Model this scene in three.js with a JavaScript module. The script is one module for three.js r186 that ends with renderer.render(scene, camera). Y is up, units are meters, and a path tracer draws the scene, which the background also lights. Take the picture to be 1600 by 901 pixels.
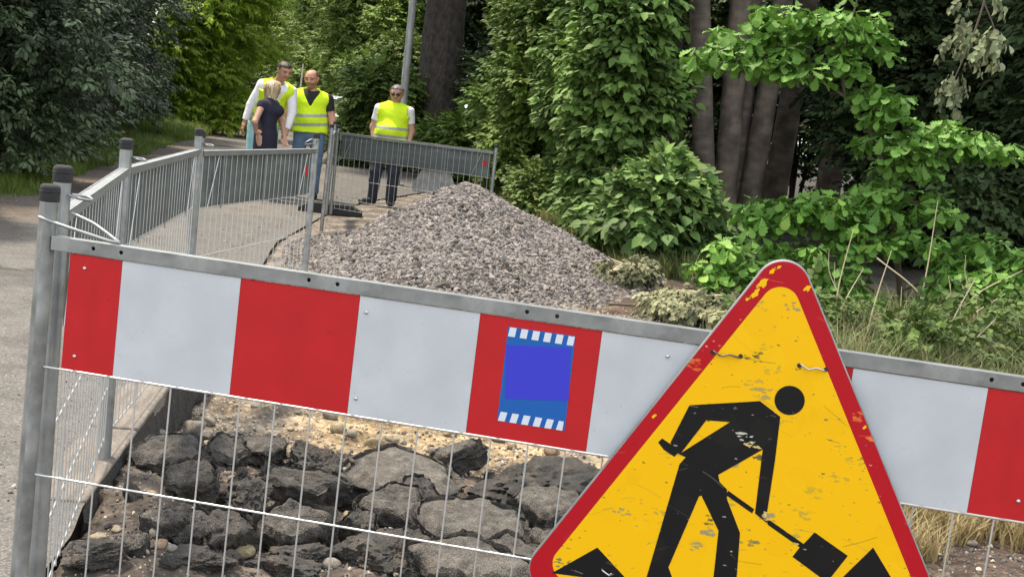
import * as THREE from 'three';
import { mergeGeometries, mergeVertices, toCreasedNormals } from 'three/addons/utils/BufferGeometryUtils.js';
import { RoundedBoxGeometry } from 'three/addons/geometries/RoundedBoxGeometry.js';

// ---------------------------------------------------------------- camera, sky, sun, exposure
const scene = new THREE.Scene();
const camera = new THREE.PerspectiveCamera(24.22, 1600 / 901, 0.05, 600);
camera.position.set(0, 1.46, 0);
camera.rotation.order = 'YXZ';
camera.rotation.set(-7.16 * Math.PI / 180, 0, 6.2 * Math.PI / 180);
const renderer = new THREE.WebGLRenderer({ antialias: true });
renderer.toneMapping = THREE.LinearToneMapping;
renderer.toneMappingExposure = 2.05;
renderer.shadowMap.enabled = true;
const SUN = new THREE.Vector3(-0.36, 1.0, -0.2).normalize();
{ // a bright, thinly veiled summer sky
  const W = 256, H = 128, d = new Float32Array(W * H * 4);
  for (let j = 0; j < H; j++) for (let i = 0; i < W; i++) {
    const el = ((j + 0.5) / H - 0.5) * Math.PI, az = ((i + 0.5) / W) * Math.PI * 2;
    const y = Math.max(0, Math.sin(el)), k = Math.pow(1 - y, 2.2);
    const cl = 0.5 + 0.5 * Math.sin(az * 3 + 2.1 * Math.sin(el * 5 + az)) * Math.sin(el * 9 + 1.3 * Math.sin(az * 2));
    const c = [0.7 + 0.36 * k + 0.24 * cl, 0.78 + 0.3 * k + 0.2 * cl, 0.92 + 0.16 * k + 0.12 * cl], o = (j * W + i) * 4;
    const g = el < 0 ? 0.35 : 1;
    d[o] = c[0] * g; d[o + 1] = c[1] * g; d[o + 2] = c[2] * g; d[o + 3] = 1;
  }
  const t = new THREE.DataTexture(d, W, H, THREE.RGBAFormat, THREE.FloatType);
  t.mapping = THREE.EquirectangularReflectionMapping; t.magFilter = THREE.LinearFilter; t.minFilter = THREE.LinearFilter; t.needsUpdate = true;
  scene.background = t; scene.environment = t;
}
scene.backgroundIntensity = 1.0; scene.environmentIntensity = 1.0;
const sun = new THREE.DirectionalLight(0xfff0d8, 3.5);
sun.name = 'sun'; sun.position.copy(SUN).multiplyScalar(60).add(new THREE.Vector3(0, 0, -14)); sun.target.position.set(0, 0, -14);
sun.castShadow = true; sun.shadow.radius = 9; sun.shadow.mapSize.set(4096, 4096);
Object.assign(sun.shadow.camera, { left: -30, right: 30, top: 30, bottom: -30, near: 1, far: 150 });
scene.add(sun, sun.target);

// ---------------------------------------------------------------- helpers
const V = (x, y, z) => new THREE.Vector3(x, y, z), C = (r, g, b) => new THREE.Color().setRGB(r, g, b);
function rng(s) { let a = s >>> 0; return () => { a = (a + 0x6D2B79F5) | 0; let t = Math.imul(a ^ (a >>> 15), 1 | a); t = (t + Math.imul(t ^ (t >>> 7), 61 | t)) ^ t; return ((t ^ (t >>> 14)) >>> 0) / 4294967296; }; }
const lerp = (a, b, t) => a + (b - a) * t, clamp = (x, a = 0, b = 1) => Math.min(b, Math.max(a, x));
const sstep = (a, b, x) => { const t = clamp((x - a) / (b - a)); return t * t * (3 - 2 * t); };
function hash3(i, j, k) { let h = Math.imul(i, 374761393) ^ Math.imul(j, 668265263) ^ Math.imul(k, 2147483647 - 1274126177); h = Math.imul(h ^ (h >>> 13), 1274126177); return ((h ^ (h >>> 16)) >>> 0) / 4294967296; }
function vnoise(x, y, z, P = 0) {
  const i = Math.floor(x), j = Math.floor(y), k = Math.floor(z); let fx = x - i, fy = y - j, fz = z - k;
  fx = fx * fx * (3 - 2 * fx); fy = fy * fy * (3 - 2 * fy); fz = fz * fz * (3 - 2 * fz);
  const m = P ? (v) => ((v % P) + P) % P : (v) => v, h = (a, b, c) => hash3(m(i + a), m(j + b), k + c);
  return lerp(lerp(lerp(h(0, 0, 0), h(1, 0, 0), fx), lerp(h(0, 1, 0), h(1, 1, 0), fx), fy), lerp(lerp(h(0, 0, 1), h(1, 0, 1), fx), lerp(h(0, 1, 1), h(1, 1, 1), fx), fy), fz);
}
const fbm = (x, y, z, o = 4) => { let s = 0, a = 0.5, t = 0; for (let i = 0; i < o; i++) { s += a * vnoise(x, y, z + i * 7.3); t += a; x *= 2.03; y *= 2.03; z *= 2.03; a *= 0.5; } return s / t; };
const pfbm = (u, v, P, o, s = 0) => { let r = 0, a = 0.5, t = 0; for (let i = 0; i < o; i++) { r += a * vnoise(u * P, v * P, s + i * 3.7, P); t += a; P *= 2; a *= 0.55; } return r / t; };   // tiles over 0..1
function tex(size, f, colour = true, hgt = size) {   // f(u, v) -> grey or [r, g, b], 0..1
  const d = new Uint8Array(size * hgt * 4);
  for (let j = 0; j < hgt; j++) for (let i = 0; i < size; i++) {
    const c = f((i + 0.5) / size, (j + 0.5) / hgt), o = (j * size + i) * 4, a = Array.isArray(c) ? c : [c, c, c];
    for (let q = 0; q < 3; q++) d[o + q] = clamp(a[q]) * 255;
    d[o + 3] = 255;
  }
  const t = new THREE.DataTexture(d, size, hgt); t.wrapS = t.wrapT = THREE.RepeatWrapping; t.magFilter = THREE.LinearFilter; t.minFilter = THREE.LinearMipmapLinearFilter; t.generateMipmaps = true;
  if (colour) t.colorSpace = THREE.SRGBColorSpace;
  t.needsUpdate = true; return t;
}
const taken = {};
function numbered(n) { const k = taken[n] = (taken[n] ?? -1) + 1; return k ? `${n}_${String(k).padStart(3, '0')}` : n; }
function thing(name, label, category, pos = [0, 0, 0], ry = 0, group) {
  const o = new THREE.Group(); o.name = numbered(name); o.position.set(...pos); o.rotation.y = ry; o.userData = { label, category };
  if (group) o.userData.group = group;
  scene.add(o); return o;
}
function part(name, geo, mat, parent, label) { const m = new THREE.Mesh(geo, mat); m.name = name; parent.add(m); if (label) m.userData.label = label; return m; }
function single(name, label, category, geo, mat, group) { const m = new THREE.Mesh(geo, mat); m.name = numbered(name); m.userData = { label, category }; if (group) m.userData.group = group; scene.add(m); return m; }
function setting(name, geo, mat) { const m = new THREE.Mesh(geo, mat); m.name = numbered(name); m.userData = { kind: 'structure' }; scene.add(m); return m; }
const std = (o) => new THREE.MeshStandardMaterial(o);
function paint(g, f) {  // vertex colours, linear
  const p = g.attributes.position, c = new Float32Array(p.count * 3);
  for (let i = 0; i < p.count; i++) { const q = f(p.getX(i), p.getY(i), p.getZ(i), i); c[i * 3] = q[0]; c[i * 3 + 1] = q[1]; c[i * 3 + 2] = q[2]; }
  g.setAttribute('color', new THREE.BufferAttribute(c, 3)); return g;
}
const mixc = (a, b, t) => [lerp(a[0], b[0], t), lerp(a[1], b[1], t), lerp(a[2], b[2], t)];
const tfm = (g, x = 0, y = 0, z = 0, rx = 0, ry = 0, rz = 0) => { if (rx) g.rotateX(rx); if (ry) g.rotateY(ry); if (rz) g.rotateZ(rz); return g.translate(x, y, z); };
function tube(pts, r, seg = 24, rad = 8, tension = 0.5) { return new THREE.TubeGeometry(new THREE.CatmullRomCurve3(pts.map((p) => V(...p)), false, 'catmullrom', tension), seg, r, rad); }
function rod(a, b, r, n = 6) { const A = V(...a), B = V(...b), d = B.clone().sub(A), g = new THREE.CylinderGeometry(r, r, d.length(), n); g.applyQuaternion(new THREE.Quaternion().setFromUnitVectors(V(0, 1, 0), d.normalize())); g.translate((a[0] + b[0]) / 2, (a[1] + b[1]) / 2, (a[2] + b[2]) / 2); return g; }
// a tapering tube through points with a radius each; rough() moves the surface
function limb(pts, radii, rad = 8, sub = 4, rough) {
  const c = new THREE.CatmullRomCurve3(pts.map((p) => V(...p))), n = (pts.length - 1) * sub, fr = c.computeFrenetFrames(n), P = [], U = [], I = [];
  let len = 0, prev = null;
  for (let i = 0; i <= n; i++) {
    const t = i / n, p = c.getPoint(t), f = t * (radii.length - 1), k = Math.min(radii.length - 2, Math.floor(f)), r = lerp(radii[k], radii[k + 1], f - k);
    if (prev) len += p.distanceTo(prev); prev = p;
    for (let j = 0; j <= rad; j++) {
      const a = (j % rad) / rad * Math.PI * 2, v = fr.normals[i].clone().multiplyScalar(Math.cos(a)).addScaledVector(fr.binormals[i], Math.sin(a));
      const q = r * (1 + (rough ? rough(a, len, t) : 0));
      P.push(p.x + v.x * q, p.y + v.y * q, p.z + v.z * q); U.push(j / rad * Math.max(0.3, Math.round(radii[0] * 6.28 * 2) / 2), len);
    }
  }
  for (let i = 0; i < n; i++) for (let j = 0; j < rad; j++) { const a = i * (rad + 1) + j, b = a + rad + 1; I.push(a, b, a + 1, a + 1, b, b + 1); }
  const g = new THREE.BufferGeometry(); g.setAttribute('position', new THREE.Float32BufferAttribute(P, 3)); g.setAttribute('uv', new THREE.Float32BufferAttribute(U, 2)); g.setIndex(I); g.computeVertexNormals(); return g;
}
const polyAt = (tab, x) => { if (x >= tab[0][0]) return tab[0][1]; for (let i = 0; i < tab.length - 1; i++) if (x <= tab[i][0] && x >= tab[i + 1][0]) return lerp(tab[i][1], tab[i + 1][1], (x - tab[i][0]) / (tab[i + 1][0] - tab[i][0])); return tab[tab.length - 1][1]; };
// ---------------------------------------------------------------- surface textures
const T = {};
{
  const rr = rng(5), pts = [], G = 40; for (let i = 0; i < G * G; i++) pts.push([rr(), rr(), rr(), rr()]);
  const cell = (u, v, g) => { // nearest stone of a jittered grid, tiling
    const x = u * g, y = v * g, i = Math.floor(x), j = Math.floor(y); let b = 9, w = 0, s = 9;
    for (let a = -1; a < 2; a++) for (let c = -1; c < 2; c++) { const I = ((i + a) % g + g) % g, J = ((j + c) % g + g) % g, p = pts[(I * 31 + J * 7 + I * J) % (G * G)], d = Math.hypot(i + a + p[0] - x, j + c + p[1] - y); if (d < b) { s = b; b = d; w = p[2]; } else if (d < s) s = d; }
    return [b, w, s - b];
  };
  const asph = (u, v) => { const [d, w, e] = cell(u, v, 72), [, w2] = cell(u + 0.37, v + 0.11, 140 % 40 + 60), f = pfbm(u, v, 8, 5, 2); return clamp(0.5 + 0.35 * (w - 0.5) * sstep(0.02, 0.2, e) + 0.25 * (f - 0.5) + 0.12 * (w2 - 0.5) - 0.22 * (1 - sstep(0, 0.14, e))); };
  T.asphalt = tex(512, (u, v) => { const a = asph(u, v); return [0.86 * a + 0.32, 0.85 * a + 0.32, 0.83 * a + 0.32]; });
  T.asphaltBump = tex(512, asph, false);
  T.dirt = tex(512, (u, v) => { const a = pfbm(u, v, 6, 7, 1), b = pfbm(u, v, 40, 3, 9), k = 0.62 + 0.75 * (a - 0.5) + 0.5 * (b - 0.5), s = b > 0.72 ? 0.18 : 0; return [k + 0.1 + s, k + 0.08 + s, k + 0.05 + s]; });
  T.dirtBump = tex(512, (u, v) => 0.6 * pfbm(u, v, 10, 6, 1) + 0.4 * pfbm(u, v, 48, 3, 9), false);
  T.rock = tex(256, (u, v) => { const a = pfbm(u, v, 5, 6, 3), b = pfbm(u, v, 60, 2, 4); return 0.66 + 0.5 * (a - 0.5) + 0.5 * (b - 0.5); });
  T.rockBump = tex(256, (u, v) => 0.5 * pfbm(u, v, 8, 5, 3) + 0.5 * pfbm(u, v, 40, 2, 4), false);
  T.tar = tex(512, (u, v) => { const a = pfbm(u, v, 6, 6, 13), [d, w] = cell(u, v, 36), [d2, w2] = cell(u + 0.2, v + 0.6, 60), st = (w > 0.72 ? sstep(0.42, 0.3, d) * 0.34 : 0) + (w2 > 0.8 ? sstep(0.4, 0.3, d2) * 0.3 : 0); return [0.56 + 0.6 * (a - 0.5) + st, 0.55 + 0.6 * (a - 0.5) + st, 0.53 + 0.6 * (a - 0.5) + st * 0.95]; });
  T.tarBump = tex(512, (u, v) => { const [d, w] = cell(u, v, 36), a = pfbm(u, v, 9, 6, 13); return 0.7 * a + 0.3 * (w * sstep(0.6, 0.2, d)); }, false);
  T.galv = tex(256, (u, v) => { const [, w] = cell(u, v, 14), a = pfbm(u, v, 6, 5, 21), b = pfbm(u * 1, v, 3, 3, 5); return 0.8 + 0.05 * (w - 0.5) + 0.34 * (a - 0.5) + 0.2 * (b - 0.5); });
  T.galvRough = tex(128, (u, v) => 0.5 + 0.5 * (pfbm(u, v, 8, 4, 8) - 0.5), false);
  T.bark = tex(256, (u, v) => { const a = pfbm(u, v, 4, 6, 3), r = Math.abs(vnoise(u * 14 + 2.4 * pfbm(u, v, 4, 3, 8), v * 3, 0.5, 0) - 0.5) * 2; return 0.45 + 0.45 * a + 0.18 * r - 0.12; });
  T.barkBump = tex(256, (u, v) => { const w = pfbm(u, v, 4, 4, 8); return 0.5 * pfbm(u, v, 16, 4, 3) + 0.5 * pfbm(u + 0.06 * w, v * 0.25, 16, 3, 6); }, false);
  T.smoothBark = tex(256, (u, v) => { const a = pfbm(u, v, 5, 5, 31), b = pfbm(u * 0.5, v * 2, 8, 3, 17); return [0.62 + 0.5 * (a - 0.5) + 0.28 * (b - 0.5), 0.6 + 0.48 * (a - 0.5) + 0.28 * (b - 0.5), 0.57 + 0.46 * (a - 0.5) + 0.26 * (b - 0.5)]; });
  T.concrete = tex(256, (u, v) => { const a = pfbm(u, v, 4, 6, 41), b = pfbm(u, v, 50, 2, 14); return 0.7 + 0.4 * (a - 0.5) + 0.22 * (b - 0.5); });
  T.cloth = tex(128, (u, v) => 0.86 + 0.16 * (pfbm(u, v, 12, 4, 3) - 0.5), true);
}
const rep = (t, x, y = x) => { const c = t.clone(); c.repeat.set(x, y); c.needsUpdate = true; return c; };

// ---------------------------------------------------------------- the lie of the land
const SLAB = [[3, -0.9], [-2, -1.1], [-4.1, -1.3], [-4.45, -1.37], [-6.27, -1.58], [-11.45, -2.15], [-13.14, -2.36], [-17, -2.45], [-20, -2.3], [-26, -1.4], [-36, -3.4], [-50, -7.6], [-80, -15], [-160, -40]];
const LEFT = [[3, -6.2], [-10, -6.0], [-15.3, -5.8], [-19.3, -6.5], [-36.5, -9.3], [-50, -11.2], [-80, -19], [-160, -46]];
const VERGE = [[3, 2.4], [-4, 1.75], [-6.5, 1.5], [-9, 1.25], [-11, 1.12], [-17.4, 0.42], [-21, -0.35], [-26, -0.95], [-36, -3.0], [-50, -7.2], [-80, -14.6], [-160, -39]];
const roadR = (z) => polyAt(SLAB, z) + 0.02 * (fbm(z * 3, 0, 4, 3) - 0.5), roadL = (z) => polyAt(LEFT, z) + 0.5 * (fbm(z * 0.7, 3, 1, 3) - 0.5), verge = (z) => polyAt(VERGE, z) + 0.25 * (fbm(z * 1.3, 9, 2, 3) - 0.5);
function groundY(x, z) {
  const l = roadL(z), r = roadR(z), v = verge(z);
  if (x < l) return 0.02 + sstep(l, l - 2.5, x) * 0.22 + 0.1 * (fbm(x * 0.8, z * 0.8, 5) - 0.5);
  if (x < r + 0.005) return -0.45 * sstep(-16, -12, z) - 0.02;
  const nr = 0.03 + 0.13 * sstep(-1.25, -0.5, x), dig = sstep(-10.2, -7.4, z) * (lerp(nr, 0.27, sstep(-4.2 - 0.7 * sstep(-0.7, -1.25, x), -6.0 - 0.7 * sstep(-0.7, -1.25, x), z)) + 0.05 * (fbm(x * 2, z * 2, 1) - 0.5)), rough = 0.09 * (fbm(x * 3, z * 3, 7, 5) - 0.5) + 0.05 * (fbm(x * 11, z * 11, 3, 3) - 0.5);
  const right = sstep(v - 0.9, v + 0.15, x);
  let y = lerp(-dig + rough * (0.3 + sstep(-12, -8.5, z)), 0.03 + 0.14 * (fbm(x * 2.4, z * 2.4, 9, 4) - 0.35), right * (z > -9.5 ? 1 : 0.9));
  y += 0.35 * sstep(v + 0.8, v + 6, x) + 0.004;
  return z < -20 ? lerp(y, Math.min(y, x < v ? 0.002 : y), 0.7) : y;
}
{
  const ax = (a, b, step, far0, far1, g = 1.09) => { const o = []; for (let x = a; x <= b + 1e-6; x += step) o.push(x); let s = step; for (let x = b; x < far1;) { s *= g; x += s; o.push(x); } s = step; for (let x = a; x > far0;) { s *= g; x -= s; o.unshift(x); } return o; };
  const xs = ax(-2.7, 2.6, 0.03, -150, 150), zs = ax(-10, -3.5, 0.03, -260, 40, 1.035), P = [], U = [], I = [], nx = xs.length;
  for (const z of zs) for (const x of xs) { P.push(x, groundY(x, z), z); U.push(x, z); }
  for (let j = 0; j < zs.length - 1; j++) for (let i = 0; i < nx - 1; i++) { const a = j * nx + i, b = a + nx; I.push(a, b, a + 1, a + 1, b, b + 1); }
  const g = new THREE.BufferGeometry(); g.setAttribute('position', new THREE.Float32BufferAttribute(P, 3)); g.setAttribute('uv', new THREE.Float32BufferAttribute(U, 2)); g.setIndex(I); g.computeVertexNormals();
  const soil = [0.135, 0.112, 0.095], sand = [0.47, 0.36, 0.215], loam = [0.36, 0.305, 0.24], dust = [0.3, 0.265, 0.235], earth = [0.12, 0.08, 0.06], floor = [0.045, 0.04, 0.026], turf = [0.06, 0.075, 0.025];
  paint(g, (x, y, z) => {
    const n = fbm(x * 1.7, z * 1.7, 3, 4), m = fbm(x * 5, z * 5, 8, 4), l = roadL(z), v = verge(z);
    let c = dust;
    const t = z + 0.9 * (n - 0.5) + 0.25 * x * 0;
    c = mixc(c, loam, sstep(-9.6, -8.6, t) * (0.5 + 0.5 * sstep(0.4, 0.6, m)));
    c = mixc(c, sand, sstep(-7.9, -7.2, t) * sstep(0.36, 0.56, n) * sstep(-1.3, -0.7, x));
    c = mixc(c, soil, sstep(-6.75, -6.15, t + 0.3 * (m - 0.5)));
    c = mixc(c, mixc(earth, [0.2, 0.165, 0.11], sstep(0.5, 0.62, m) * (z > -7 ? 1 : 0.5)), sstep(v - 0.9, v - 0.35, x + 0.5 * (m - 0.5)));
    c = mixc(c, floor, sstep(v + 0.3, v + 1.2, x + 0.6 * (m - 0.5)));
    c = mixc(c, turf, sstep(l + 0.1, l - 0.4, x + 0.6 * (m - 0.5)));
    return c;
  });
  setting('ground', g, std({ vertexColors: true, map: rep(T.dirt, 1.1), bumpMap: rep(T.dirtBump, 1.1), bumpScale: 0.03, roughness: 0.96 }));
}
const roadMat = std({ vertexColors: true, map: rep(T.asphalt, 1.35), bumpMap: rep(T.asphaltBump, 1.35), bumpScale: 0.008, roughness: 0.9 });
{ // the old road: a strip with a broken edge towards the excavation
  const P = [], U = [], I = [], nx = 60, zs = []; for (let z = 4; z > -14; z -= 0.08) zs.push(z); for (let z = -14, s = 0.1; z > -170; s *= 1.03, z -= s) zs.push(z);
  for (const z of zs) { const l = roadL(z) - 0.25, r = roadR(z); for (let i = 0; i <= nx; i++) { const x = lerp(l, r, i / nx), sag = 0.02 * (fbm(x * 0.6, z * 0.6, 2) - 0.5); P.push(x, 0.012 + sag * sstep(0, 0.25, r - x), z); U.push(x, z); } }
  for (let j = 0; j < zs.length - 1; j++) for (let i = 0; i < nx; i++) { const a = j * (nx + 1) + i, b = a + nx + 1; I.push(a, a + 1, b, a + 1, b + 1, b); }
  const g = new THREE.BufferGeometry(); g.setAttribute('position', new THREE.Float32BufferAttribute(P, 3)); g.setAttribute('uv', new THREE.Float32BufferAttribute(U, 2)); g.setIndex(I); g.computeVertexNormals();
  paint(g, (x, y, z) => {
    const n = fbm(x * 1.1, z * 0.55, 6, 5), m = fbm(x * 4, z * 4, 2, 4), l = roadL(z), r = roadR(z);
    let c = mixc([0.195, 0.184, 0.174], [0.265, 0.25, 0.234], n);
    c = mixc(c, [0.26, 0.205, 0.165], sstep(1.75, 0.7, x - l + 1.5 * (n - 0.5)) * 0.85);           // trodden earth along the verge
    c = mixc(c, [0.36, 0.315, 0.26], sstep(0.5, 0.66, n) * 0.5 * sstep(-8, -20, z));                      // dust
    c = mixc(c, [0.12, 0.11, 0.105], sstep(0.62, 0.7, m) * sstep(0.45, 0.55, n) * 0.5);
    const j = z + 9.55 + 0.5 * (fbm(x * 1.3, 1, 4, 4) - 0.5) + 0.25 * x + 0.75;                       // an old patch with its tarred joint
    if (x < -2.55 + 0.3 * (m - 0.5)) { if (j > 0 && j < 0.75 + 0.2 * m) c = mixc(c, [0.13, 0.12, 0.112], 0.55); if (Math.abs(j) < 0.05) c = [0.06, 0.055, 0.05]; }
    return c;
  });
  setting('road', g, roadMat);
  // dark layered face where the road was cut through
  const Q = [], UV = [], J = [], rows = 7; const zc = []; for (let z = -4.35; z > -15; z -= 0.03) zc.push(z);
  for (const z of zc) for (let k = 0; k <= rows; k++) { const t = k / rows; Q.push(roadR(z) + 0.006 + (k ? 0.06 * fbm(z * 7, k * 1.7, 4, 4) * Math.min(1, t * 3) : 0), 0.012 - t * 0.44, z); UV.push(z, -t * 0.44); }
  for (let j = 0; j < zc.length - 1; j++) for (let k = 0; k < rows; k++) { const a = j * (rows + 1) + k, b = a + rows + 1; J.push(a, a + 1, b, a + 1, b + 1, b); }
  const f = new THREE.BufferGeometry(); f.setAttribute('position', new THREE.Float32BufferAttribute(Q, 3)); f.setAttribute('uv', new THREE.Float32BufferAttribute(UV, 2)); f.setIndex(J); f.computeVertexNormals();
  setting('road_cut_face', f, std({ color: C(0.075, 0.07, 0.066), map: rep(T.tar, 2.5), bumpMap: rep(T.tarBump, 2.5), bumpScale: 0.02, roughness: 0.9 }));
  // the pale concrete edging stones along the cut
  const km = std({ color: C(0.34, 0.295, 0.25), map: rep(T.concrete, 2), bumpMap: rep(T.concrete, 6), bumpScale: 0.004, roughness: 0.92 }), kerb = new THREE.Group(); kerb.name = 'kerb'; kerb.userData = { kind: 'structure' }; scene.add(kerb);
  for (let z = -4.42; z > -9.2; z -= 1.0) { const z1 = Math.max(z - 0.992, -9.2), a = V(roadR(z) - 0.1, 0, z), b = V(roadR(z1) - 0.1, 0, z1), d = b.clone().sub(a), s = new RoundedBoxGeometry(0.205, 0.25, d.length(), 2, 0.012); const mm = part('kerb_stone', s, km, kerb); mm.position.copy(a.add(b).multiplyScalar(0.5)).setY(-0.098 + 0.004 * Math.sin(z * 9)); mm.rotation.y = Math.atan2(d.x, d.z); }
}
// ---------------------------------------------------------------- barriers
const M = {
  galv: std({ color: C(0.47, 0.49, 0.49), map: rep(T.galv, 3), roughnessMap: rep(T.galvRough, 3), roughness: 0.95, metalness: 0.75 }),
  galvDull: std({ color: C(0.46, 0.48, 0.48), map: rep(T.galv, 2), roughness: 0.6, metalness: 0.55 }),
  wire: std({ color: C(0.56, 0.57, 0.57), roughness: 0.42, metalness: 0.7 }),
  rubber: std({ color: C(0.014, 0.014, 0.015), roughness: 0.75, bumpMap: rep(T.rockBump, 4), bumpScale: 0.002 }),
  boardBack: std({ color: C(0.125, 0.15, 0.145), map: rep(T.galv, 1), roughness: 0.55 }),
  steel: std({ color: C(0.55, 0.56, 0.57), roughness: 0.3, metalness: 0.9 }),
  hole: std({ color: C(0.02, 0.02, 0.02), roughness: 0.8 }),
};
function foil(r, g, b, seed, marks) { // reflective sheeting: flat colour with the odd scuff
  const t = tex(512, (u, v) => { const a = pfbm(u, v, 4, 5, seed), s = pfbm(u + 0.3 * a, v, 20, 3, seed + 5), sc = s > 0.78 && a > 0.52 ? marks : 0; return [0.9 + 0.1 * (a - 0.5) - sc, 0.9 + 0.1 * (a - 0.5) - sc, 0.9 + 0.1 * (a - 0.5) - sc]; });
  return new THREE.MeshPhysicalMaterial({ color: C(r, g, b), map: t, roughness: 0.5, specularIntensity: 0.5 });
}
M.red = foil(0.54, 0.014, 0.018, 3, 0.06); M.white = foil(0.565, 0.6, 0.635, 9, 0.05);
const capGeo = mergeGeometries([new THREE.LatheGeometry([[0, 0.034], [0.016, 0.034], [0.021, 0.031], [0.0235, 0.026], [0.0235, -0.004], [0.0215, -0.006]].map((p) => new THREE.Vector2(...p)), 20), new THREE.TorusGeometry(0.0225, 0.0022, 6, 20).rotateX(Math.PI / 2).translate(0, 0.017, 0)].map((g) => g.toNonIndexed()));
function railGeo(L, holes) { // channel with real bolt holes in its front flange
  const s = new THREE.Shape([[0, 0], [L, 0], [L, 0.03], [0, 0.03]].map((p) => new THREE.Vector2(...p)));
  for (const x of holes) { const h = new THREE.Path(); h.absarc(x, 0.0155, 0.0058, 0, 6.2832, true); s.holes.push(h); }
  const f = new THREE.ExtrudeGeometry(s, { depth: 0.003, bevelEnabled: true, bevelSize: 0.0012, bevelThickness: 0.0012, bevelSegments: 2, curveSegments: 12 }).translate(0, 0, 0.011);
  const top = new THREE.BoxGeometry(L, 0.003, 0.028).translate(L / 2, 0.0285, -0.005), bot = new THREE.BoxGeometry(L, 0.003, 0.024).translate(L / 2, 0.0015, -0.004), back = new THREE.BoxGeometry(L, 0.026, 0.003).translate(L / 2, 0.015, -0.0175);
  return mergeGeometries([f, top, bot, back].map((g) => { g = g.index ? g.toNonIndexed() : g; return g; }));
}
const wireV = {}, wireH = {};
// a low barrier panel: two tube posts with caps, holed top rail, sheeted board, welded wires. side +1: board faces local +z
function barrier(o) {
  const { a, L, ry, rail, board, side = 1, yb = 0 } = o, g = thing('barrier_fence', o.label, 'fence', [a[0], yb, a[1]], ry, 'low site barrier panels');
  g.rotation.order = 'YXZ'; if (o.tilt) g.rotation.z = o.tilt; if (o.leanX) g.rotation.x = o.leanX;
  const post = new THREE.CylinderGeometry(0.0208, 0.0208, o.postH - 0.02, 20).translate(0, (o.postH - 0.02) / 2 + 0.02, 0); { const u = post.attributes.uv; for (let i = 0; i < u.count; i++) u.setXY(i, u.getX(i) * 0.13 + o.a[0], u.getY(i) * 1.15); }
  for (const x of [-0.006, L + 0.006]) { const p = part('post', post, M.galv, g); p.position.set(x, 0, x < 0.1 ? (o.dz0 ?? 0) : (o.dz1 ?? 0)); const c = part('cap', capGeo, M.rubber, p); c.position.y = o.postH - 0.002; }
  part('top_rail', railGeo(L - 0.03, o.holes ?? []).translate(side > 0 ? 0 : -(L - 0.03), 0, 0).rotateY(side > 0 ? 0 : Math.PI), M.galv, g).position.set(0.015, rail - 0.03, 0);
  const bt = rail - 0.031, bb = bt - board, zf = 0.0115 * side;
  const segs = o.segs ?? [[0.06, L - 0.06, null]], back = [];
  part('board', new RoundedBoxGeometry(L - 0.124, board - 0.004, 0.005, 1, 0.001).translate(L / 2, (bt + bb) / 2, side * 0.0075), M.boardBack, g);
  for (const [x0, x1, m] of segs) if (m) part(m === M.red ? 'red_stripe' : 'white_stripe', new THREE.BoxGeometry(x1 - x0 - 0.0006, board - 0.004, 0.0012).translate((x0 + x1) / 2, (bt + bb) / 2, side * 0.0109), m, g);
  for (const [x, y] of o.rivets ?? []) { const r = part('rivet', new THREE.SphereGeometry(0.0048, 12, 6, 0, 6.3, 0, 1.57).rotateX(side * Math.PI / 2), M.steel, g); r.position.set(x, y, side * 0.0114); }
  const low = 0.1, hv = rail - 0.03 - low, wk = hv.toFixed(2), hk = L.toFixed(2);
  wireV[wk] ??= new THREE.CylinderGeometry(0.0021, 0.0021, hv, 6).translate(0, hv / 2 + low, 0);
  wireH[hk] ??= new THREE.CylinderGeometry(0.0027, 0.0027, L - 0.03, 6).rotateZ(Math.PI / 2).translate(L / 2, 0, 0);
  const n = Math.round((L - 0.1) / 0.084), x0 = o.wire0 ?? 0.05;
  for (let i = 0; i <= n; i++) { const x = x0 + i * 0.0842; if (x > L - 0.03) break; part('wire', wireV[wk], M.wire, g).position.set(x, 0, side * -0.0015); }
  for (const y of [bb - 0.003, bb - 0.264, bb - 0.52, low + 0.004]) if (y > 0.08) part('cross_wire', wireH[hk], M.wire, g).position.set(0, y, side * 0.0033);
  if (side < 0 || o.brace) { const z = -0.008 * side; // back of the board: straps and diagonal braces
    for (const x of [0.34, 1.02, 1.7]) if (x < L) part('strap', new THREE.BoxGeometry(0.012, board + 0.03, 0.003).translate(x, (bt + bb) / 2, z), M.galvDull, g);
    for (const x of [0.14, L - 0.3]) part('brace', rod([x, bb, z], [x + 0.12, bt, z], 0.0028), M.wire, g);
    part('sticker', new THREE.CylinderGeometry(0.032, 0.032, 0.001, 20).rotateX(Math.PI / 2).translate(L - 0.14, (bt + bb) / 2 + 0.02, -side * -0.0043), M.red, g);
  }
  return g;
}
const HOLES = [0.118, 0.186, 0.634, 0.701, 1.133, 1.2, 1.66, 1.73, 2.124, 2.188].map((x) => x - 0.015), cuts = [0.062, 0.19, 0.475, 0.755, 1.03, 1.302, 1.572, 1.842, 2.121, 2.26];
const near = barrier({ a: [-1.0814, -3.09], L: 2.32, ry: -8 * Math.PI / 180, tilt: 0, rail: 1.079, board: 0.275, postH: 1.165, wire0: 0.076, holes: HOLES,
  segs: cuts.slice(0, -1).map((x, i) => [x, cuts[i + 1], i % 2 ? M.white : M.red]), rivets: [[0.1, 1.016], [0.093, 0.808], [0.773, 1.011], [0.771, 0.813], [1.45, 1.013], [2.215, 1.012], [2.22, 0.817]],
  label: 'galvanised barrier with the red and white striped board in the foreground' });
near.rotation.z = -0.97 * Math.PI / 180; near.position.x -= 0.0178; near.position.z -= 0.0025;
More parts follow.
